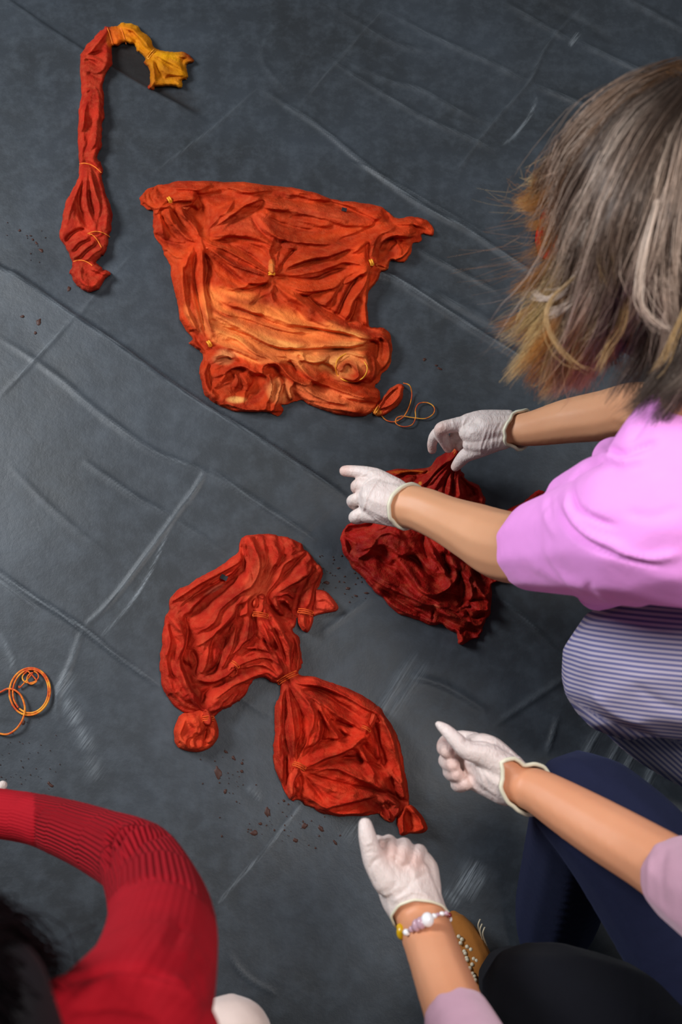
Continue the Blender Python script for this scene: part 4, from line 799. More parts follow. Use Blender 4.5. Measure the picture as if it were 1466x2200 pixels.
# face: nose, brow, eyes, ears sit under the hair, looking down to the left
fc = P3(1290, 500, .80)
def lump(name, pts, matr, parent, vox=.0025, smooth=3): return link(name, blobmesh(name, pts, vox, smooth), matr, parent)
HC = P3(1395, 460, .87); fdir = np.array([-.72, .22, -.62]); fdir /= np.linalg.norm(fdir); side = np.cross(fdir, [0, 0, 1.]); side /= np.linalg.norm(side); upv = np.cross(side, fdir)
def hp(f, s, u): return tuple(HC + fdir * f + side * s + upv * u)
lump('nose', [[(*hp(.10, 0, -.005), .010), (*hp(.122, 0, -.035), .013)], [(*hp(.108, .010, -.038), .008)], [(*hp(.108, -.010, -.038), .008)]], M['skin_a'], A)
for s_ in (-1, 1):
    eo = lump('eye', [[(*hp(.094, s_ * .031, -.002), .012)]], M['eye'], A)
    lump('ear', [[(*hp(.0, s_ * .085, -.01), .017), (*hp(-.004, s_ * .088, -.035), .012)]], M['skin_a'], A)
lump('lips', [[(*hp(.103, -.02, -.066), .006), (*hp(.112, 0, -.066), .009), (*hp(.103, .02, -.066), .006)]], mat('lips', tuple(s2l((176, 92, 84))), .4), A)
# gloves
from mathutils.bvhtree import BVHTree
def glove(chs, wrinkles, tips, parent, vox=.002, grow=.0013, sm=3, name='glove', cut=None, cr=.0026, bead_r=1., flare=0., wob=0.):
    me = blobmesh(name, conv(chs), vox, sm, grow); fold_displace(me, wrinkles)
    if cut:
        c = P3(*cut[0]); nrm = P3(*cut[1]) - c; nrm /= np.linalg.norm(nrm)
        co = get_co(me); bvh = BVHTree.FromPolygons([tuple(v) for v in co], [tuple(p.vertices) for p in me.polygons])
        up = np.array([0, 0, 1.]); u = up - nrm * (up @ nrm); u /= np.linalg.norm(u); v = np.cross(nrm, u); pts = []
        for k in range(56):
            a = 2 * math.pi * k / 56; d = u * math.cos(a) + v * math.sin(a)
            o_ = c + d * .09; hit = bvh.ray_cast(Vector(o_), Vector(-d), .09)
            r_ = np.linalg.norm(np.array(hit[0]) - c) if hit[0] else .03
            pts.append(c + d * (r_ + flare * (.6 + .4 * math.sin(3 * a))) + nrm * wob * (math.sin(4 * a) + .6 * math.sin(7 * a + 1)))
        bm = bmesh.new(); bm.from_mesh(me)
        bmesh.ops.bisect_plane(bm, geom=bm.verts[:] + bm.edges[:] + bm.faces[:], plane_co=Vector(c), plane_no=Vector(nrm), clear_outer=True)
        bm.to_mesh(me); bm.free()
        for p in me.polygons: p.use_smooth = True
        pts = np.array(pts); rr = lambda t: 1 + .25 * math.sin(t * 40) * (wob > 0)
        link('glove_cuff', tube_mesh('glove_cuff', pts, cr, 10, True), M['cuff'], parent)
    pink_attr(me, tips); return link(name, me, M['glove'], parent)
cv = lambda ox, oy, k, pts: [(ox + x / k, oy + y / k) for x, y in pts]
wr1 = [(cv(900,860,5.638,p), w_, a) for p, w_, a in (([(620,170),(550,260),(545,400),(560,480)],2.2,1.6), ([(720,180),(620,280),(600,360)],2,1.1), ([(400,220),(430,310),(480,390)],1.8,1.3), ([(840,310),(790,450),(750,580),(770,710)],2,1.4), ([(900,300),(850,430),(800,560),(790,680)],1.8,1.2), ([(960,260),(900,400),(890,540),(850,680)],2,1.2), ([(1040,240),(960,400),(930,560)],1.8,1.), ([(1060,330),(1000,480),(960,600)],1.8,1.), ([(590,520),(600,600),(640,680)],1.6,-1.), ([(860,560),(830,640),(840,700)],1.6,1.2))]
glove(handA1 + [[(1106,924,.262,36),(1125,924,.272,40),(1150,920,.285,44)]], wr1, [(966,966,.2),(929,962,.19),(980,1000,.2),(948,925,.26)], A, cut=((1118,924,.268), (1170,930,.305)), cr=.0030, flare=.0035, wob=.0022)
wr2 = [(cv(710,980,6.664,p), w_, a) for p, w_, a in (([(640,200),(480,270),(400,350),(330,500)],2,1.5), ([(720,255),(560,340),(450,460),(350,660)],2.2,1.8), ([(820,270),(660,380),(560,540),(490,720),(460,920)],2.4,1.9), ([(690,370),(750,430),(800,470)],1.6,1.3), ([(960,290),(920,350),(890,420)],1.5,.9), ([(420,480),(340,560),(290,680)],1.6,1.1), ([(600,860),(750,960),(900,1010)],1.6,1.), ([(820,900),(870,970),(940,1020)],1.6,1.), ([(260,140),(300,200),(370,180)],1.6,-1.2))]
glove([[(960,1118,.385,54),(910,1096,.36,50),(868,1086,.345,47)]] + handA2, wr2, [(741,1012,.32),(768,1046,.315)], A, cut=((876,1089,.348), (915,1100,.375)), cr=.0033, flare=.001)
# shirt
sleeve2 = [(1150,1182,.51,92),(1180,1170,.56,108),(1240,1160,.63,125),(1300,1150,.69,140),(1360,1160,.73,150)]
shirtch = conv([sleeve2, [(1300,1150,.70,140),(1400,1130,.77,175),(1520,1120,.78,200),(1700,1130,.68,215),(1850,1190,.55,220)],
  [(1470,905,.80,80),(1440,940,.80,100),(1440,1010,.80,140),(1460,1080,.79,170)], [(1360,975,.66,40),(1420,960,.74,80)], [(1320,985,.62,50),(1370,1040,.72,100)], [(1280,1240,.60,62),(1350,1200,.70,90)], [(1285,1265,.52,50),(1420,1210,.66,75),(1560,1200,.68,90)], [(1215,1060,.60,42),(1300,1050,.70,80)], [(1445,885,.80,66),(1500,900,.80,90)], [(1470,860,.83,56),(1540,870,.84,64),(1600,900,.80,80)]])
shirt = blobmesh('shirt', shirtch, .0044, 12)
wrs = [([(1250,1005),(1228,1040),(1240,1090),(1290,1120),(1330,1130)],6,-7), ([(1195,1060),(1205,1110),(1250,1160),(1330,1195),(1420,1215)],6,-8), ([(1220,1050),(1225,1100),(1270,1150),(1350,1180)],9,6), ([(1175,1030),(1170,1100),(1200,1160)],8,3), ([(1180,1060),(1185,1110)],4,-3),
  ([(1290,945),(1330,975),(1380,960),(1420,950)],7,-7), ([(1280,960),(1330,990),(1400,985)],8,5), ([(1400,860),(1380,910),(1350,950)],8,-4), ([(1300,1180),(1380,1200),(1466,1190)],10,5), ([(1340,1100),(1400,1110),(1466,1090)],9,-3), ([(1130,1200),(1200,1240),(1300,1290)],14,4), ([(1260,1250),(1290,1300)],9,-4), ([(1420,830),(1440,860),(1466,870)],8,-4)]
fold_displace(shirt, wrs)
link('shirt', shirt, M['pink'], A)
# striped trousers
legch = chain_pts([(1850,1250,.45,205),(1600,1400,.48,190),(1420,1425,.47,160),(1360,1435,.44,150),(1345,1450,.40,140)])
shin = chain_pts([(1345,1450,.36,128),(1430,1560,.24,100),(1560,1650,.12,80),(1680,1700,.09,70)])
tr = blobmesh('trousers', [legch, shin], .005, 8)
fold_displace(tr, [([(1240,1500),(1290,1545),(1380,1580),(1480,1620)],9,-5), ([(1260,1480),(1320,1530),(1400,1560)],8,4), ([(1360,1470),(1420,1510),(1480,1530)],10,-3), ([(1290,1320),(1240,1360),(1215,1420)],12,2)])
co = get_co(tr); q = proj(co); D, T, SG, _, _ = stroke_eval(q[:, 0], q[:, 1], np.array([(1190,1470),(1245,1515),(1300,1545),(1370,1570),(1480,1600),(1700,1660)], float))
sp = np.where(SG > 0, (co @ np.array([.62, .78, .2])) / .0062, (co @ np.array([.05, .97, .30])) / .0066) * 2 * math.pi
attr_f(tr, 'stripe', sp); link('striped_trousers', tr, M['stripe'], A)
tag(lump('shoe', conv([[(1660,1640,.035,50),(1720,1650,.035,50),(1780,1640,.03,42)]]), M['black_cloth'], A, .004), 'dark shoe')

# ---- hair
def hair(name, guides, n, matr, parent, pal, rad=.00035, seg=13, frizz=.003, spread=.008, seed=3, clumps=90, wave=.008, gap=(2, 3), layer=.012):
    rng = np.random.default_rng(seed); G = np.array([[P3(*p) for p in g] for g in guides]); ng = len(G)   # (ng, m, 3)
    G = np.array([crom(g, 5) for g in G]); m = G.shape[1]
    cl_u = np.sort(rng.uniform(0, ng - 1.001, clumps)); cl_off = rng.normal(0, 1, (clumps, 3)); cl_c = rng.uniform(0, 1, clumps); cl_len = rng.uniform(.86, 1.08, clumps); cl_w = rng.uniform(0, 6.28, (clumps, 2)); cl_a = rng.uniform(.3, 1.3, clumps)
    cl_l = rng.uniform(0, 1, clumps); T = np.linspace(0, 1, seg)
    vs = np.empty((n, seg, 3, 3), np.float32); cs = np.empty((n, seg, 3, 3), np.float32)
    for i in range(n):
        c = rng.integers(clumps); ln = cl_len[c] * rng.uniform(.90, 1.02) * (.80 if gap[0] < cl_u[c] / (ng - 1) < gap[1] else 1); start = rng.uniform(0, .25) * (rng.random() < .4)
        def at(u, t):
            u = min(max(u, 0), ng - 1.0001); a = int(u); f = u - a; q = t * (m - 1); k = np.minimum(q.astype(int), m - 2); fr = (q - k)[:, None]
            g0 = G[a][k] * (1 - fr) + G[a][k + 1] * fr; g1 = G[a + 1][k] * (1 - fr) + G[a + 1][k + 1] * fr; return g0 * (1 - f) + g1 * f
        t = start + (ln - start) * T; t = np.clip(t, 0, 1.0)
        us = cl_u[c] + rng.normal(0, .28); pc_ = at(cl_u[c] + rng.normal(0, .04), t); ps = at(us, t); mixw = (.35 + .6 * T ** 1.1)[:, None]
        p = ps * (1 - mixw) + pc_ * mixw
        off = cl_off[c] * np.array([spread, spread * .8, layer]) ; wvc = np.stack([np.sin(5.5 * T + cl_w[c, 0]), np.cos(4.8 * T + cl_w[c, 0]) * .5, np.sin(5. * T + cl_w[c, 1])], 1) * (wave * cl_a[c] * T ** 1.3)[:, None]; p = p + wvc
        p = p + off[None] * (.4 + .8 * T)[:, None]
        p = p + rng.normal(0, spread * .42, 3)[None] * (1 - .25 * T)[:, None]
        ph = rng.uniform(0, 6.28, 3); fq = rng.uniform(1.5, 4.5); wv = np.stack([np.sin(fq * 2 * T + ph[0]), np.sin(fq * 2.3 * T + ph[1]), np.sin(fq * 1.8 * T + ph[2])], 1) * frizz * (T ** 1.2)[:, None] * (1 + 2.5 * (rng.random() < .06))
        p = p + wv
        tan = np.gradient(p, axis=0); tan /= np.linalg.norm(tan, axis=1)[:, None] + 1e-9
        u1 = np.cross(tan, [0.3, .1, .9]); u1 /= np.linalg.norm(u1, axis=1)[:, None] + 1e-9; v1 = np.cross(tan, u1)
        r = rad * rng.uniform(.7, 1.4) * (1 - T ** 4 * .8)
        for j in range(3):
            a = 2.0944 * j; vs[i, :, j] = p + r[:, None] * (math.cos(a) * u1 + math.sin(a) * v1)
        cs[i] = pal(cl_u[c] / (ng - 1), T, cl_c[c], cl_l[c], rng)[:, None, :]
    idx = np.arange(n * seg * 3).reshape(n, seg, 3); a = idx[:, :-1]; b = idx[:, 1:]
    f = np.stack([a, np.roll(a, -1, 2), np.roll(b, -1, 2), b], -1).reshape(-1, 4)
    me = np_mesh(name, vs.reshape(-1, 3), f); attr_c(me, 'hc', cs.reshape(-1, 3)); o = link(name, me, matr, parent); tag(o, kind='stuff'); return o
GA = [
 [(1470,150,.955),(1380,180,.955),(1300,225,.935),(1230,300,.89),(1190,360,.84),(1160,410,.79),(1132,425,.76)],
 [(1460,165,.97),(1360,215,.97),(1275,300,.94),(1225,380,.89),(1205,440,.84),(1188,480,.80),(1150,470,.77)],
 [(1460,180,.98),(1350,250,.98),(1275,350,.96),(1235,450,.90),(1205,540,.84),(1150,610,.79),(1052,665,.75)],
 [(1460,190,.99),(1350,270,.99),(1285,380,.97),(1240,490,.91),(1212,590,.85),(1165,660,.79),(1100,700,.75)],
 [(1460,200,1.0),(1365,290,1.0),(1295,410,.98),(1250,530,.92),(1215,640,.86),(1160,730,.80),(1112,795,.75)],
 [(1465,205,1.0),(1375,300,1.0),(1310,430,.99),(1268,560,.93),(1235,670,.87),(1190,760,.80),(1165,815,.74)],
 [(1470,210,1.01),(1390,310,1.01),(1330,440,1.0),(1292,580,.95),(1265,690,.88),(1232,770,.81),(1205,828,.75)],
 [(1475,215,1.01),(1405,320,1.01),(1355,450,1.0),(1322,590,.96),(1300,690,.90),(1270,765,.83),(1255,815,.77)],
 [(1480,220,1.01),(1425,320,1.01),(1385,450,1.0),(1352,590,.96),(1330,680,.91),(1300,745,.85),(1275,800,.79)],
 [(1490,220,1.01),(1445,320,1.01),(1412,450,1.0),(1388,590,.97),(1375,670,.92),(1350,720,.87),(1320,780,.82)],
 [(1500,220,1.01),(1465,320,1.01),(1440,450,1.0),(1425,590,.97),(1428,680,.93),(1405,770,.88),(1350,860,.84)],
 [(1520,220,1.01),(1495,320,1.01),(1475,450,1.0),(1462,590,.97),(1462,690,.93),(1445,780,.90),(1385,860,.86)],
 [(1550,220,1.01),(1530,320,1.01),(1520,450,1.0),(1510,590,.97),(1505,690,.93),(1490,770,.92),(1430,840,.90)],
 [(1600,230,.99),(1590,330,.99),(1580,450,.98),(1570,590,.95),(1560,690,.92),(1545,780,.92),(1490,835,.91)],
 [(1650,260,.94),(1660,340,.94),(1650,450,.93),(1630,590,.91),(1610,690,.89),(1590,760,.88),(1570,800,.87)]]
c_dark, c_mid, c_lt, c_or, c_bl = s2l((52, 38, 30)), s2l((162, 132, 114)), s2l((226, 202, 184)), s2l((184, 118, 48)), s2l((222, 184, 122))
def palA(u, T, c, l, rng):
    k = c * .75 + rng.random() * .25
    base = c_dark * (1 - k) + c_mid * k if k < .35 else c_mid * (1 - k) + c_lt * k
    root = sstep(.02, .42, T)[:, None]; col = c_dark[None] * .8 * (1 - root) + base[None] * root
    tipw = sstep(.60, .9, T)[:, None] * (.97 if u < .58 else .5 * (1 - u) + .12)
    tip = (c_or if l < .62 else c_bl) if u < .62 else c_dark * 1.3
    if u > .62: tipw = sstep(.72, .95, T)[:, None]
    if u < .14: col = col * .6 + c_or * .12
    return np.clip(col * (1 - tipw) + tip[None] * tipw, 0, 1) * rng.uniform(.65, 1.2)
palA_dark = lambda u, T, c, l, rng: np.tile(c_dark * rng.uniform(.3, .8), (len(T), 1))
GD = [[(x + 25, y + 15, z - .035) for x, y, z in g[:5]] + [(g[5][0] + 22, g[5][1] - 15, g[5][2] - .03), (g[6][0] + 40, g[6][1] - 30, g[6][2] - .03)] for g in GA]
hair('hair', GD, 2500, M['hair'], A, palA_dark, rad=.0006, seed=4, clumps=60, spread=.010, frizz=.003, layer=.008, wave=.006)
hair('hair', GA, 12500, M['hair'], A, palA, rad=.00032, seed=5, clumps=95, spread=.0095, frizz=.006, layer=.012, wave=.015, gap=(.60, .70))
palL = lambda u, T, c, l, rng: np.tile(c_lt * rng.uniform(.75, 1.1), (len(T), 1))
palY = lambda u, T, c, l, rng: np.tile(s2l((196, 158, 108)) * rng.uniform(.75, 1.1), (len(T), 1))
lk = lambda g, d, z=0: [g, [(x + d, y + d * .6, zz + z) for x, y, zz in g]]
for g, d, pal_, n_ in (([(1330,400,1.01),(1290,500,.975),(1240,590,.93),(1195,635,.89),(1160,640,.87),(1138,622,.86)],10,palL,44), ([(1340,450,1.01),(1300,540,.97),(1250,620,.93),(1200,660,.89),(1172,668,.87)],10,palL,40),
   ([(1240,590,.93),(1185,640,.90),(1174,690,.89),(1195,745,.88),(1235,780,.87),(1274,799,.86)],3,palY,16), ([(1410,430,1.02),(1378,560,1.0),(1372,640,.98),(1400,690,.96),(1446,712,.95)],5,palL,34),
   ([(1320,320,.99),(1285,430,.98),(1245,520,.95)],4,palL,26), ([(1340,600,.96),(1330,690,.92),(1300,740,.89),(1275,790,.87)],16,palY,22), ([(1475,640,.98),(1445,710,.96),(1425,760,.94),(1395,800,.92)],18,palY,18)):
    hair('hair', lk(g, d), n_, M['hair'], A, pal_, rad=.00030, seed=int(g[0][0]), clumps=9, spread=.0016, frizz=.003, layer=.0015, wave=.001)
GR = [[(1450 + 14 * i, 175 + 8 * i, .985), (1530 + 26 * i, 215 + 16 * i, .985 - .002 * i), (1610 + 22 * i, 290 + 24 * i, .95), (1680 + 8 * i, 400 + 30 * i, .89), (1700, 520 + 30 * i, .82), (1700 - 6 * i, 610 + 34 * i, .78)] for i in range(7)]
hair('hair', GR, 1500, M['hair'], A, palA, rad=.0006, seg=9, seed=8, clumps=50, spread=.012, frizz=.005, wave=.01)
fly = [(lambda b: [(x + random.uniform(-8, 8), y + random.uniform(-8, 8), z) for x, y, z in b])(GA[i]) for i in (0, 1, 2, 3, 4)]
fly = [f[:6] + [(f[6][0] - random.uniform(20, 70), f[6][1] + random.uniform(-30, 40), f[6][2] - .02)] for f in fly]
hair('hair', fly, 130, M['hair'], A, palA, rad=.00022, seed=6, clumps=60, spread=.02, frizz=.012, layer=.01)
cap = lump('hair_cap', [[(*P3(1425,420,.90), .098)], [(*P3(1400,480,.87), .10)], [(*P3(1420,560,.86), .085)], [(*P3(1350,420,.88), .07)], [(*P3(1420,650,.86), .07)]], M['scalp'], A, .005)

# ================================================================= PERSON B: lower right, mauve sleeves
B = empty('person', P3(1500, 2150, 0).tolist())
tag(B, 'seated person in dark trousers and mauve sleeves, both white-gloved thumbs stretched out', 'person')
handB1 = [[(1132,1694,.47,46),(1100,1680,.465,50),(1065,1655,.46,50)],
 [(1100,1660,.47,36),(1050,1615,.462,34),(1020,1600,.45,22)], [(1090,1680,.465,36),(1030,1640,.45,34)], [(1085,1695,.46,34),(1025,1675,.445,24),(1012,1672,.44,22)],
 [(1095,1655,.48,30),(1045,1622,.485,26),(1005,1612,.488,19),(982,1592,.488,16),(962,1572,.485,12.5),(950,1562,.482,9),(942,1556,.48,5.5)],
 [(1020,1592,.44,18),(990,1588,.425,17),(962,1594,.42,16),(955,1606,.44,15.5),(962,1614,.46,14.5)],
 [(1015,1625,.43,17),(985,1626,.42,16),(960,1632,.42,15.5),(964,1640,.44,15),(974,1644,.458,14)],
 [(1012,1650,.43,17),(985,1652,.42,16),(968,1656,.42,15),(972,1662,.44,15),(982,1664,.455,13.5)],
 [(1015,1678,.43,17),(998,1682,.425,16),(985,1684,.425,15.5),(990,1686,.44,15),(1000,1684,.452,13)]]
handB2 = [[(906,1972,.505,56),(885,1930,.50,62),(872,1895,.495,62)],
 [(880,1930,.51,44),(845,1885,.51,38),(815,1850,.515,26)], [(890,1920,.50,46),(868,1870,.49,40)], [(905,1915,.495,44),(905,1870,.485,36),(900,1855,.48,26)],
 [(835,1890,.515,34),(808,1852,.52,25),(796,1822,.525,20),(789,1795,.527,17.5),(785,1772,.525,13.5)],
 [(830,1845,.48,18),(816,1820,.475,15),(812,1808,.485,12.5),(820,1818,.505,12),(826,1832,.512,10)],
 [(850,1850,.475,20),(838,1820,.47,17),(836,1810,.485,15.5),(838,1822,.51,14.5),(842,1838,.52,12.5)],
 [(872,1860,.475,21),(868,1830,.468,18),(868,1818,.485,17),(866,1830,.51,16),(862,1848,.52,13.5)],
 [(898,1870,.47,21),(902,1845,.465,18),(900,1832,.482,17),(894,1842,.505,15.5),(888,1858,.515,13)]]
armB1 = [(1132,1694,.47,45),(1160,1702,.485,50),(1230,1744,.52,60),(1310,1792,.56,68),(1400,1845,.61,74),(1500,1910,.68,85),(1640,1990,.80,100),(1900,2250,.92,120)]
armB2 = [(906,1972,.505,56),(916,2000,.52,58),(935,2055,.56,60),(962,2130,.61,66),(1000,2230,.68,74),(1060,2380,.80,90),(1300,2750,.92,110)]
torsoB = [(1900,2250,.92,130),(1800,2550,.98,150),(1300,2750,.92,130)]
torsoB2 = [(1700,2600,.95,160),(1700,2600,.7,160),(1750,2600,.45,160)]
headB = [[(1760,2560,1.02,80),(1740,2640,1.08,130),(1700,2650,1.10,150)]]
legB1 = [(1700,2450,.35,150),(1560,2120,.42,135),(1400,1880,.42,105),(1290,1755,.41,85),(1245,1760,.34,70),(1235,1850,.22,60),(1215,1950,.10,50)]
legB2 = [(1600,2500,.35,140),(1400,2300,.42,130),(1230,2190,.44,110),(1145,2145,.40,70),(1125,2135,.25,55),(1105,2115,.12,45),(1050,2085,.055,24)]
bodyB = blobmesh('body', conv([armB1, armB2, torsoB, torsoB2, legB1, legB2] + headB) + grow_chain(conv(handB1 + handB2), -.0022), .004, 5)
link('body', bodyB, M['skin_b'], B)
wr3 = [(cv(920,1540,5.638,p), w_, a) for p, w_, a in (([(430,190),(460,290),(400,300)],3,-2), ([(420,540),(560,590),(650,700),(700,900)],4,1.6), ([(520,330),(600,310),(700,330),(820,300)],4,-1.5), ([(1010,420),(900,460),(830,470)],4,-1.5), ([(1160,470),(1020,540),(900,600)],3,2), ([(1050,600),(960,640),(850,640)],3,-1.6), ([(500,220),(540,290)],3,1.5), ([(640,600),(760,780),(830,830)],3,1.))]
glove([[(1190,1718,.50,54),(1160,1702,.485,50),(1132,1694,.47,50)]] + handB1, wr3, [(962,1616,.46),(974,1644,.46),(982,1664,.455),(955,1600,.44),(998,1684,.45)], B, cut=((1138,1696,.475), (1180,1712,.515)), cr=.0028, flare=.0035)
wr4 = [(cv(750,1740,4.442,p), w_, a) for p, w_, a in (([(150,340),(220,310),(290,350)],3,1.2), ([(200,580),(230,500),(330,430)],4,-1.8), ([(440,850),(560,740),(700,620),(800,600)],5,-1.3), ([(300,830),(420,780),(500,700)],4,1.3), ([(400,900),(520,820),(650,780),(800,850)],4,1.6), ([(560,560),(600,650),(560,720)],4,-1.2), ([(150,420),(220,400),(300,420)],3,-1.))]
glove([[(922,2020,.53,58),(916,2000,.52,58),(906,1972,.505,57)]] + handB2, wr4, [(826,1830,.51),(840,1836,.52),(864,1846,.52),(888,1856,.515)], B, cut=((908,1975,.507), (918,2035,.532)), cr=.0017)
slB1 = blobmesh('sleeve', conv([[(1470,1893,.655,95),(1560,1950,.74,112),(1650,2000,.80,130),(1900,2270,.90,150)]]), .004, 6)
fold_displace(slB1, [([(1400,1830),(1395,1900),(1400,1950)],7,3), ([(1430,1810),(1420,1900),(1440,1970)],9,-2)])
link('sleeve', slB1, M['mauve'], B)
slB2 = blobmesh('sleeve', conv([[(990,2205,.655,82),(1030,2300,.74,100),(1070,2390,.82,110),(1300,2760,.92,140)]]), .004, 6)
link('sleeve', slB2, M['mauve'], B)
link('top', blobmesh('top', conv([[(1900,2270,.92,150),(1800,2560,.98,175),(1300,2760,.92,150)], [(1720,2600,.93,190),(1750,2600,.5,190)]]), .008, 6), M['mauve'], B)
jl1 = conv([[(1700,2450,.35,200),(1560,2120,.42,180),(1400,1880,.42,150),(1290,1755,.41,125),(1250,1725,.40,112)], [(1250,1725,.38,108),(1230,1830,.24,105),(1200,1950,.10,95),(1190,2000,.07,80)]])
j1 = blobmesh('trouser_leg', jl1, .005, 6); fold_displace(j1, [([(1160,1790),(1240,1840),(1320,1930),(1390,2060)],3,2.5), ([(1200,1620),(1260,1650),(1340,1720)],8,1.5)])
link('trouser_leg', j1, M['denim'], B)
jl2 = conv([[(1600,2500,.35,190),(1400,2300,.42,190),(1230,2190,.44,150),(1140,2140,.42,108)], [(1140,2140,.40,104),(1120,2130,.25,90),(1100,2110,.12,75)], [(1400,2260,.40,170),(1500,2260,.40,190)]])
link('trouser_leg', blobmesh('trouser_leg', jl2, .005, 6), M['black_cloth'], B)
hdB = blobmesh('hair_cap', conv([[(1710,2660,1.11,158),(1740,2680,1.08,150)]]), .006, 4); link('hair', hdB, M['scalp'], B)
# shoe with pale beads
sh = lump('shoe', conv([[(985,1985,.030,22),(1005,2020,.040,32),(1022,2065,.050,38),(1040,2110,.055,40)], [(975,1970,.02,14),(985,1990,.025,24)]]), M['leather'], B, .003)
tag(sh, 'brown suede shoe with pale beads')
for bx, by in ((986,2012),(993,2018),(1004,2034),(1012,2040),(1000,2048),(998,2044),(1004,2062),(1018,2060),(1024,2064),(1015,2072),(1010,2080),(1016,2092),(1022,2106),(1003,2058),(990,2026),(1020,2098)):
    zz = .064 + .02 * (by - 2012) / 90.; me = blobmesh('bead', [[(*P3(bx, by, zz), .0038)]], .0016, 1); bo_ = link('bead', me, M['ivory'], sh); 
    bo_.location = (0, 0, 0)
for dx, dy in ((1036,2015),(1040,2025),(1046,2032)):
    string('shoe_tassel', [(dx, dy, .05), (dx - 8, dy - 25, .07), (dx - 4, dy - 40, .075)], .0012, M['ivory'], B)
# bracelet of beads
br = empty('bracelet', (0, 0, 0)); br.parent = B; br.location = -B.location; br['label'] = 'bracelet of clear, white, pink and yellow beads'
def bead(px, py, z, r, m, asp=1.):
    p = P3(px, py, z); R = r * float(depth(p)) / F; iv, fi = ico(3)
    me = np_mesh('bead', iv * np.array([R, R * asp, R]) + p, fi); link('bead', me, M[m], br).location = (0, 0, 0)
for b_ in ((863,2003,.527,11,'amber',1.4),(860,1992,.522,8,'amber',1.),(874,2003,.553,8,'pearl',.9),(885,1996,.562,7,'pinkbead',1.),(895,1988,.568,10,'pinkbead',1.3),(905,1983,.572,11,'pinkbead',1.2),(919,1976,.574,14,'pearl',1.1),(933,1968,.572,7,'pearl',.8),(941,1965,.568,5,'pinkbead',.8),(950,1963,.562,6,'pearl',.8),(959,1962,.55,5,'pinkbead',1.),(966,1966,.535,5.5,'garnet',1.),(966,1975,.51,6,'pearl',1.),(930,2000,.468,8,'pearl',1.),(890,2010,.472,8,'pinkbead',1.),(960,1988,.48,7,'pinkbead',1.)): bead(*b_)
ring('cord', [(860,2006,.52),(880,1998,.555),(919,1977,.568),(950,1964,.556),(967,1970,.525),(960,1990,.48),(925,2005,.465),(880,2012,.475)], .0008, M['ivory'], B)

# ================================================================= PERSON C: lower left, red ribbed jumper
Cn = empty('person', P3(200, 2150, 0).tolist())
tag(Cn, 'person in a red ribbed knit jumper bending an elbow, black hair', 'person')
armC = [(-190,1728,.40,36),(-150,1730,.415,44),(-80,1738,.44,54),(60,1757,.50,55),(150,1783,.55,64),(230,1815,.61,74),(295,1850,.67,88),(335,1930,.76,108),(345,2020,.86,128),(320,2120,.95,150),(260,2230,1.02,185),(150,2380,1.05,230)]
handC = [[(-190,1728,.40,38),(-225,1722,.385,44),(-255,1716,.375,42)], [(-200,1700,.40,26),(-262,1684,.38,17)], [(-200,1750,.40,26),(-262,1748,.37,16)],
 [(-262,1686,.38,17),(-300,1680,.36,13.5),(-322,1682,.335,12),(-332,1688,.31,10)], [(-266,1706,.38,17),(-308,1702,.36,14),(-332,1704,.33,12),(-342,1708,.30,10)],
 [(-266,1728,.375,17),(-306,1726,.355,13.5),(-328,1728,.33,12),(-336,1730,.30,10)], [(-260,1748,.37,16),(-292,1750,.35,12.5),(-308,1752,.33,11),(-314,1752,.31,9)],
 [(-205,1690,.38,22),(-228,1668,.36,16),(-252,1660,.34,12.5),(-268,1660,.325,10)]]
armC2 = [(-150,1830,.50,40),(-190,1880,.58,50),(-260,1980,.68,66),(-330,2120,.80,84),(-300,2280,.95,110),(-150,2450,1.0,170)]
handC2 = [[(-150,1830,.50,40),(-125,1795,.48,46),(-100,1765,.465,44)], [(-140,1790,.48,28),(-112,1740,.46,18)], [(-100,1800,.48,28),(-68,1762,.455,17)],
 [(-68,1762,.455,17),(-44,1732,.44,14),(-18,1706,.425,12.5),(6,1687,.415,9.5)], [(-80,1750,.455,17),(-66,1722,.43,14),(-52,1712,.40,12),(-50,1716,.37,10)],
 [(-96,1744,.455,17),(-86,1716,.43,13.5),(-74,1706,.40,12),(-70,1710,.37,10)], [(-112,1740,.455,16),(-106,1716,.43,12.5),(-98,1708,.41,11),(-94,1712,.39,9)],
 [(-92,1812,.47,20),(-62,1796,.45,15),(-44,1784,.435,12),(-36,1776,.425,10)]]
handC2 = [[(x, y, z - .15, r * .93) for x, y, z, r in c] for c in handC2]; armC2 = [(x, y, z - .15 * f, r) for (x, y, z, r), f in zip(armC2, (1, .95, .8, .5, .2, 0))]
torC = [(150,2380,1.05,230),(0,2600,.9,240),(-50,2650,.5,250)]
hdC = [[(40,2330,1.12,110),(-60,2160,1.16,150)]]
legC = [(-50,2700,.45,200),(250,2420,.5,130),(470,2238,.49,56),(430,2335,.3,52),(300,2420,.08,42)]
link('body', blobmesh('body', grow_chain(conv([armC[2:]]), -.016) + grow_chain(conv([[armC[0], armC[1], (-80,1738,.44,44)]]), -.002) + conv([armC2]) + grow_chain(conv(handC2), -.0022) + grow_chain(conv([torC, legC] + hdC), -.008) + grow_chain(conv(handC), -.0022), .0045, 4), M['skin_b'], Cn)
cA = chain_pts(armC[2:])
jm = blobmesh('jumper', [cA, chain_pts([(150,2380,1.05,240),(0,2600,.9,250)]), chain_pts([(330,2250,1.02,150),(150,2300,1.06,200)]), chain_pts([(190,2190,.98,70),(330,2200,1.04,110)])], .0042, 6)
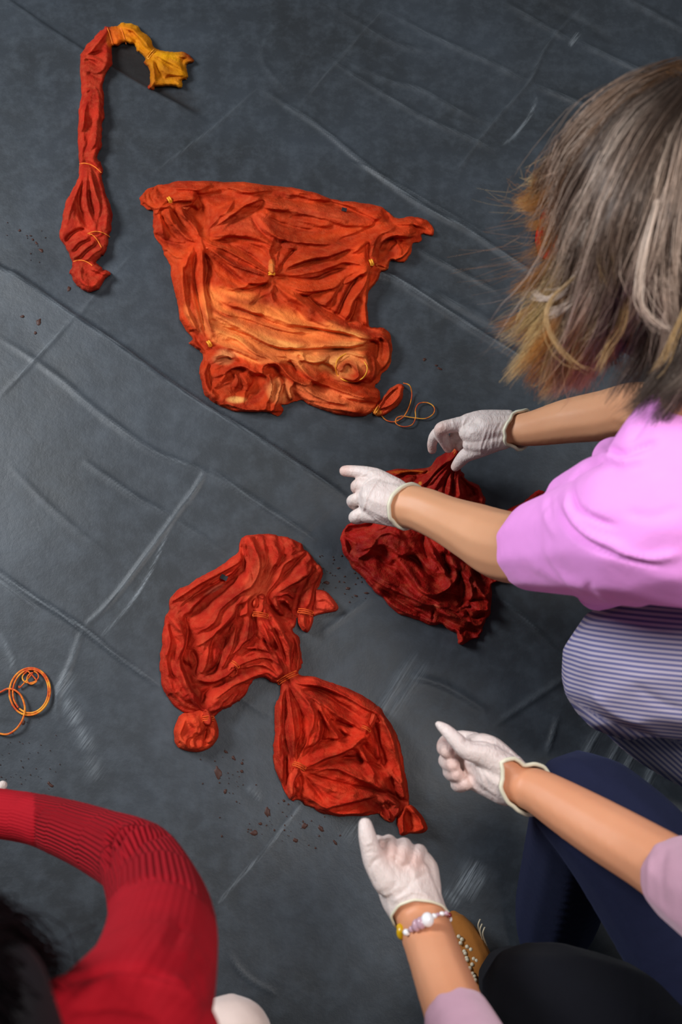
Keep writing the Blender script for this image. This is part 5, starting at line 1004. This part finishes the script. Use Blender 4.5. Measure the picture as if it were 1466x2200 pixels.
fold_displace(jm, [([(262,1765),(234,1800),(228,1875)],6,-14), ([(320,1762),(265,1790),(245,1825)],6,-13), ([(330,1775),(285,1798),(262,1840)],8,8), ([(370,1790),(310,1805),(265,1850)],4,-5), ([(95,1730),(72,1770),(75,1815),(100,1835)],3.5,-3.5),
   ([(225,1945),(260,1905),(330,1885),(400,1900),(450,1950)],4,-4), ([(370,1960),(345,2010),(340,2040)],7,2.5), ([(395,1985),(370,2030)],7,-3), ([(420,2010),(390,2060)],8,3), ([(430,2050),(405,2090)],8,-3), ([(455,2070),(430,2110)],8,3), ([(470,2110),(450,2150)],8,-3),
   ([(150,2105),(230,2085),(330,2095),(420,2130),(480,2180)],10,-8), ([(170,2140),(260,2115),(360,2130),(440,2170)],16,9), ([(150,2170),(250,2160),(350,2180)],10,-4)])
tt = phase_attr(jm, cA, 'rib', 46)
co = get_co(jm); q = proj(co); amp_ = np.where((q[:, 0] > 74) & (q[:, 1] < 1900 + .0 * q[:, 0]), 1., 0.); D, T, SG, _, _ = stroke_eval(q[:, 0], q[:, 1], np.array([(225,1945),(260,1905),(330,1885),(400,1900),(450,1950),(480,2020)], float))
amp_ = np.where(q[:, 0] < 74, .12, np.where(SG > 0, .08, 1.)); attr_f(jm, 'ribamp', amp_)
link('jumper', jm, M['rib'], Cn)
link('trousers', blobmesh('trousers', conv([[(-50,2700,.45,250),(250,2420,.5,180),(470,2235,.5,88),(505,2230,.5,84)], [(505,2230,.48,80),(440,2330,.3,85),(300,2420,.08,75)]]), .006, 5), M['pale_cloth'], Cn)
# sleeve cuff glimpse of glove at the left edge
glove(handC2, [], [(6,1687,.415)], Cn, vox=.0025, cut=((-145,1822,.347), (-175,1862,.40)))
glove(handC, [], [], Cn, vox=.0025, cut=((-196,1728,.40), (-160,1730,.412)))
link('sleeve', blobmesh('sleeve', [[(*p[:3], p[3] + .006) for p in conv([armC2[1:]])[0]]], .005, 5), M['rib'], Cn)
palC = lambda u, T, c, l, rng: np.tile(np.array([.006, .004, .005]) * rng.uniform(.5, 1.6) + (np.array([.05, .004, .02]) if l > .97 else 0), (len(T), 1))
GC = [[(-100,2000,1.24),(-60,1960,1.22),(-20,1930,1.18),(20,1960,1.12),(50,2010,1.06),(75,2060,1.0)], [(-100,2020,1.26),(-50,1990,1.25),(10,1990,1.20),(50,2040,1.14),(80,2090,1.08),(100,2140,1.02)], [(-100,2050,1.27),(-40,2040,1.26),(20,2060,1.22),(60,2110,1.16),(90,2160,1.10),(110,2220,1.05)], [(-100,2080,1.27),(-30,2090,1.26),(30,2130,1.22),(70,2180,1.17),(100,2230,1.13),(120,2280,1.08)], [(-100,2120,1.26),(-30,2150,1.25),(20,2200,1.22),(60,2250,1.17),(90,2300,1.13),(110,2350,1.1)]]
GC = [[(x - 82, y + 14, z) for x, y, z in g] for g in GC]
hair('hair', GC, 3200, M['hair_matt'], Cn, palC, rad=.0006, seed=9, clumps=60, spread=.012, frizz=.006)
link('hair_cap', blobmesh('hair_cap', conv([[(40,2332,1.125,128),(-50,2160,1.165,158)], [(-60,2080,1.14,120)]]), .006, 4), M['black_hair'], Cn)
